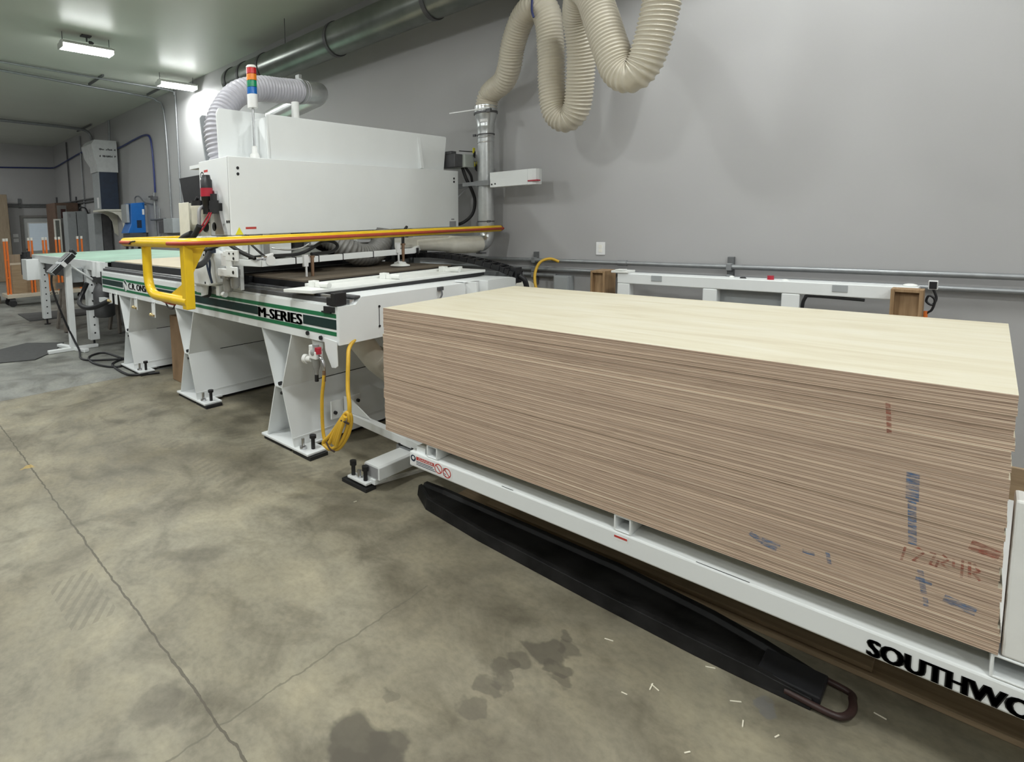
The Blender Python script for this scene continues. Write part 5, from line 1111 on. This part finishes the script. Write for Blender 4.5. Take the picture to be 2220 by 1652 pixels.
la = obj('link_arm', MB().bar((-2.98, 2.52, .235), (-2.18, 2.52, .195), .06, .055), 'white', t, bevel=.004)
obj('arm_gusset', MB().prism([(-3.0, .36), (-2.94, .36), (-2.72, .255), (-3.0, .255)], 'y', 2.52, 2.528), 'white', la)
obj('arm_flange', MB().box(-3.035, -3.022, 2.42, 2.70, .20, .335), 'white', la, bevel=.004)
obj('arm_bolt', MB().cyl((-3.022, 2.45, .25), (-3.005, 2.45, .25), .013, n=10).cyl((-3.022, 2.67, .29), (-3.005, 2.67, .29), .013, n=10), 'black', la)
obj('pivot_block', MB().box(-2.20, -2.08, 2.46, 2.56, .14, .23).box(-2.12, -1.99, 2.42, 2.50, .26, .36), 'white', la, bevel=.004)
obj('pivot_bolt', MB().cyl((-2.09, 2.415, .33), (-2.09, 2.43, .33), .02, n=10).cyl((-2.2, 2.45, .15), (-2.2, 2.47, .15), .014, n=8), 'black', la)

# plywood: every sheet its own object
ONES = ['first', 'second', 'third', 'fourth', 'fifth', 'sixth', 'seventh', 'eighth', 'ninth', 'tenth', 'eleventh', 'twelfth', 'thirteenth', 'fourteenth', 'fifteenth', 'sixteenth', 'seventeenth', 'eighteenth', 'nineteenth']
NS, TH, PZ0 = 38, .0182, .4385
PX0, PX1, PY0, PY1 = -2.178, .074, 2.128, 3.425
sm = MB().box(PX0, PX1, PY0, PY1, 0, TH)
sheets = []
s0 = obj('plywood_sheet', sm, ['plyedge', 'plyface'], loc=(PX0, PY0, PZ0))
s0.data.vertices.foreach_set('co', [c for v in sm.v for c in (v[0]-PX0, v[1]-PY0, v[2])])
for p in s0.data.polygons:
    if abs(p.normal.z) > .9: p.material_index = 1
rng = random.Random(3)
sx = 0.0
for i in range(NS):
    o = s0 if i == 0 else s0.copy()
    if i: COL.objects.link(o)
    if i % 9 == 4: sx = rng.uniform(-.007, .001)
    top = i >= NS-8
    o.location = (PX0+sx+rng.uniform(-.002, .002)+(.005 if i < 10 else 0)+(.004 if top else 0), PY0+rng.uniform(-.0014, .0014)+(.005 if top else 0), PZ0+i*TH)
    k = NS-i
    if k == 1: lab = 'topmost plywood sheet of the stack with its pale birch face showing'
    elif k <= 19: lab = 'plywood sheet ' + ONES[k-1] + ' from the top of the big stack'
    elif i == 0: lab = 'lowest plywood sheet of the stack resting on the white tubes'
    else: lab = 'plywood sheet ' + ONES[i] + ' from the bottom of the big stack'
    tag(o, lab, 'plywood', 'plywood sheets stacked on the lift table'); sheets.append(o)
# crayon strokes on the edges, split sheet by sheet
strokes = []
def stroke(m, pts, wd):
    for a, b_ in zip(pts[:-1], pts[1:]): strokes.append((m, a, b_, wd))
stroke('chalkred', [(-.160, 1.058), (-.153, .975)], .010)
stroke('chalkblue', [(-.100, .868), (-.098, .800)], .026); stroke('chalkblue', [(-.098, .790), (-.091, .672)], .017)
stroke('chalkblue', [(-.072, .602), (-.062, .54)], .012); stroke('chalkblue', [(-.058, .525), (-.056, .505)], .010); stroke('chalkblue', [(-.078, .575), (-.05, .572)], .010)
stroke('chalkblue', [(-.462, .545), (-.43, .528), (-.395, .520)], .016); stroke('chalkblue', [(-.43, .54), (-.385, .535)], .010)
stroke('chalkblue', [(-.268, .566), (-.262, .532)], .010); stroke('chalkblue', [(-.325, .545), (-.30, .545)], .012)
stroke('chalkblue', [(-.02, .545), (.03, .535)], .022)
D = 'chalkred'
stroke(D, [(-.104, .658), (-.110, .615)], .005)
stroke(D, [(-.088, .655), (-.078, .664), (-.068, .656), (-.088, .622), (-.064, .624)], .005)
stroke(D, [(-.056, .660), (-.046, .660), (-.055, .628), (-.043, .626), (-.040, .645)], .005)
stroke(D, [(-.032, .665), (-.022, .655), (-.034, .640), (-.020, .628)], .005)
stroke(D, [(-.012, .662), (-.012, .640), (.004, .640), (.004, .665), (.004, .618)], .005)
stroke(D, [(.016, .665), (.018, .625)], .006); stroke(D, [(.024, .664), (.034, .650), (.024, .640), (.036, .625)], .006)
stroke('chalkred', [(.02, .715), (.06, .705)], .028)
parts = {}
for (m, a, b_, wd) in strokes:
    a, b_ = Vector((a[0], a[1])), Vector((b_[0], b_[1])); d = (b_-a).normalized(); n_ = Vector((-d.y, d.x))*wd/2
    quad = [a-n_-d*wd*.2, b_-n_+d*wd*.2, b_+n_+d*wd*.2, a+n_-d*wd*.2]
    for i, so in enumerate(sheets):
        lo, hi = PZ0+i*TH+.0022, PZ0+(i+1)*TH-.0006
        poly = quad
        for (sgn, lim) in ((1, lo), (-1, hi)):
            out = []
            for q in range(len(poly)):
                p0, p1 = poly[q], poly[(q+1) % len(poly)]
                i0, i1 = sgn*(p0.y-lim) >= 0, sgn*(p1.y-lim) >= 0
                if i0: out.append(p0)
                if i0 != i1: out.append(p0.lerp(p1, (lim-p0.y)/(p1.y-p0.y)))
            poly = out
            if not poly: break
        if len(poly) > 2: parts.setdefault((i, m), []).append([(v.x, v.y) for v in poly])
for (i, m), polys in sorted(parts.items()):
    yy = sheets[i].location.y
    mb = MB()
    for q, p in enumerate(polys): mb.add([(a, yy-.0004-.0002*(q % 4), c) for a, c in p], [tuple(range(len(p)))])
    obj('crayon_mark', mb, m, sheets[i], label='blue crayon mark' if m == 'chalkblue' else 'red crayon mark')

# ================================================================ on the floor by the lift
t = thing('fork_extension', 'long black steel fork extension lying on the floor under the lift', 'fork extension', (-1.1, 2.3, 0))
prof = [(-2.10, 2.30, 2.40, .075), (-1.98, 2.235, 2.43, .062), (-1.6, 2.19, 2.44, .055), (-1.0, 2.16, 2.44, .055), (-.62, 2.15, 2.40, .055), (-.45, 2.155, 2.37, .05), (-.29, 2.165, 2.34, .035)]
vs = []; fs = []
for (x, ya, yb, h) in prof: vs += [(x, ya, .001 if x > -2.05 else .02), (x, ya+.012, h), (x, ya+.04, h), (x, ya+.055, h-.018), (x, yb-.055, h-.018), (x, yb-.04, h), (x, yb-.012, h), (x, yb, .001 if x > -2.05 else .02)]
n_ = 8
for k in range(len(prof)-1):
    for j in range(n_): fs.append((k*n_+j, k*n_+(j+1) % n_, (k+1)*n_+(j+1) % n_, (k+1)*n_+j))
fs += [tuple(range(n_)), tuple(range((len(prof)-1)*n_, len(prof)*n_))[::-1]]
obj('channel', MB().add(vs, fs), 'blacksteel', t, bevel=.003)
obj('end_loop', MB().tube([(-.36, 2.175, .022), (-.25, 2.175, .018), (-.215, 2.19, .018), (-.200, 2.235, .018), (-.205, 2.29, .018), (-.225, 2.325, .018), (-.36, 2.33, .022)], .011, 10), 'rust', t)
obj('end_sleeve', MB().box(-.44, -.27, 2.185, 2.32, .02, .045), 'black', t, bevel=.004)
tag(obj('sheathing_board', MB().box(-1.75, -.178, 2.475, 3.25, .022, .040), 'osb', bevel=.002), 'brown sheathing board on top of the other one under the lift', 'board')
tag(obj('sheathing_board', MB().box(-1.95, .42, 2.455, 3.35, .001, .020), 'osb', bevel=.002), 'lower brown sheathing board lying on the concrete under the lift', 'board')
tag(obj('wood_lath', MB().bar((-2.397, 2.215, .010), (-2.30, 2.66, .010), .022, .018), 'capwhite'), 'thin pale wooden lath on the floor beside the lift foot', 'lath')
chips = [(-.862, 2.003, .03, 20), (-.67, 1.894, .035, 95), (-.66, 1.90, .03, 160), (-.562, 2.131, .03, 30), (-.461, 2.033, .034, 40), (-.422, 1.955, .03, 100), (-.505, 1.724, .02, 60), (-.46, 1.70, .025, 120), (-2.319, 2.012, .02, 80), (-.14, 2.30, .03, 170), (-.72, 1.80, .018, 10), (-.34, 1.98, .02, 70)]
cm = MB().bar((-.5, 0, 0), (.5, 0, 0), .10, .06)
where = ['left of the rest below the black channel', 'crossing another one in the middle of the bare floor', 'lying across the other in the middle of the floor', 'close to the black channel at its middle', 'between the crossed pair and the channel end', 'beneath the channel end, steeply turned', 'at the bottom edge of the picture', 'at the bottom edge just right of its neighbour', 'by the router foot, tiny', 'right of the loop of the channel', 'tiny, below the crossed pair', 'just below the grey spot near the channel end']
c0 = None
for (x, y, L_, an), wl in zip(chips, where):
    if c0 is None: o = c0 = obj('wood_splinter', cm, 'splinter', loc=(0, 0, 0))
    else: o = c0.copy(); COL.objects.link(o)
    o.location = (x, y, .002); o.scale = (L_, .035, .04); o.rotation_euler = (0, 0, math.radians(an))
    tag(o, 'pale wood splinter '+wl, 'splinter', 'wood splinters on the concrete')

# ================================================================ white rack by the back wall
RY0, RY1, RZ = 4.78, 4.92, 1.122
t = thing('infeed_rack', 'long white steel rack with openings standing between stack and wall', 'rack', (-1.2, 4.85, 0))
fr_ = MB().box(-2.05, -.26, RY0, RY1, RZ-.085, RZ)
for x0, x1 in ((-2.05, -1.95), (-1.412, -1.317), (-.928, -.826), (-.37, -.27)): fr_.box(x0, x1, RY0, RY1-.05, .02, RZ-.085)
fr_.box(-2.05, -.26, RY0, RY1-.05, .02, .12).box(-2.05, -.26, RY0, RY1-.05, .58, .66)
fo = obj('frame', fr_, 'white', t, bevel=.006)
obj('back_panel', MB().box(-1.317, -.928, RY1-.055, RY1-.05, .66, RZ-.09), 'grey_box', fo)
obj('foot', MB().box(-2.05, -1.92, RY0-.003, RY1+.15, .001, .02).box(-.40, -.26, RY0-.15, RY1+.15, .001, .02), 'white', fo)
obj('pocket', MB().box(-1.78, -1.70, RY0-.004, RY0, RZ-.052, RZ-.006).box(-.66, -.582, RY0-.004, RY0, RZ-.055, RZ-.008), 'grey_box', fo, bevel=.002)
obj('end_knuckle', MB().box(-2.10, -1.96, RY0-.01, RY1, RZ, RZ+.02).box(-2.07, -2.0, RY0-.01, RY1-.06, RZ+.02, RZ+.03), 'tray', fo, bevel=.005)
obj('red_button', MB().cyl((-1.005, RY0+.06, RZ), (-1.005, RY0+.06, RZ+.028), .02, n=16), 'redknob', fo)
obj('dome_cap', MB().sphere((-1.24, RY0+.06, RZ+.002), .018, sc=(1, 1, .8)).sphere((-.92, RY0+.06, RZ), .018, sc=(1.2, 1, .5)).sphere((-.30, RY0+.06, RZ+.005), .03, sc=(1.2, 1, .4)), 'tray', fo)
obj('black_knob', MB().sphere((-1.17, RY0+.06, RZ), .018, sc=(1.2, 1, .6)), 'black', fo)
obj('rail_cable', MB().tube([(-.812, RY0+.05, .66), (-.815, RY0+.03, .92), (-.80, RY0+.02, 1.01), (-.76, RY0+.02, 1.028), (-.5, RY0+.02, 1.022)], .010, 8), 'black', fo)
obj('limit_switch', MB().box(-.222, -.182, RY0+.02, RY0+.06, 1.112, 1.165), 'label', fo, bevel=.002)
obj('switch_face', MB().box(-.218, -.186, RY0+.015, RY0+.02, 1.117, 1.160), 'black', fo)
obj('switch_lead', MB().tube([(-.20, RY0+.03, 1.112), (-.185, RY0+.03, 1.06), (-.20, RY0+.02, 1.02), (-.225, RY0+.02, 1.04), (-.215, RY0+.02, 1.075), (-.19, RY0+.02, 1.05), (-.20, RY0+.02, .99), (-.225, RY0+.02, .95), (-.23, RY0+.03, .8)], .006, 8), 'black', fo)
obj('orange_connector', MB().cyl((-.226, RY0+.02, .93), (-.228, RY0+.02, .98), .012, n=10), 'orange', fo)
def wood_box(x0, x1, y0, y1, z0, z1, label):
    t = thing('wooden_box', label, 'box', ((x0+x1)/2, (y0+y1)/2, z0), 'wooden end boxes on the white rack')
    w_ = .018
    obj('side_board', MB().box(x0, x0+w_, y0, y1, z0, z1), 'oak', t, bevel=.002); obj('side_board', MB().box(x1-w_, x1, y0, y1, z0, z1), 'oak', t, bevel=.002)
    obj('top_board', MB().box(x0+w_, x1-w_, y0, y1, z1-w_, z1), 'oak', t, bevel=.002); obj('bottom_board', MB().box(x0+w_, x1-w_, y0, y1, z0, z0+w_), 'oak', t, bevel=.002)
    obj('back_board', MB().box(x0+w_, x1-w_, y0+.035, y0+.05, z0+w_, z1-w_), 'oak', t)
wood_box(-2.292, -2.166, 4.80, 5.02, .90, 1.129, 'open fronted wooden box at the left end of the white rack')
tag(obj('box_support', MB().box(-2.28, -2.18, 4.82, 5.0, .001, .899), 'white'), 'white post under the left wooden box', 'post')
wood_box(-.372, -.232, 4.66, 4.775, .86, 1.119, 'larger wooden box in front of the right end of the white rack')
tag(obj('box_support', MB().box(-.36, -.245, 4.67, 4.77, .001, .859), 'white'), 'white post under the right wooden box', 'post')
# timber at the right picture edge
tag(obj('particle_board', MB().box(.104, 1.3, 3.60, 3.62, .001, .492), 'osb'), 'brown board standing on edge behind the right end of the stack', 'board')
for k in range(5):
    tag(obj('pale_plank', MB().box(.154-.002*(k % 2), 1.2, 3.45, 3.56, .061+.051*k, .111+.051*k), 'pine', bevel=.003), 'pale plank in the pile right of the end stop, '+ONES[k]+' from the bottom', 'plank', 'planks right of the stack')
tag(obj('plank_bearer', MB().box(.16, 1.2, 3.46, 3.55, .001, .0605), 'pine'), 'bearer block under the pale planks at the right edge', 'bearer')
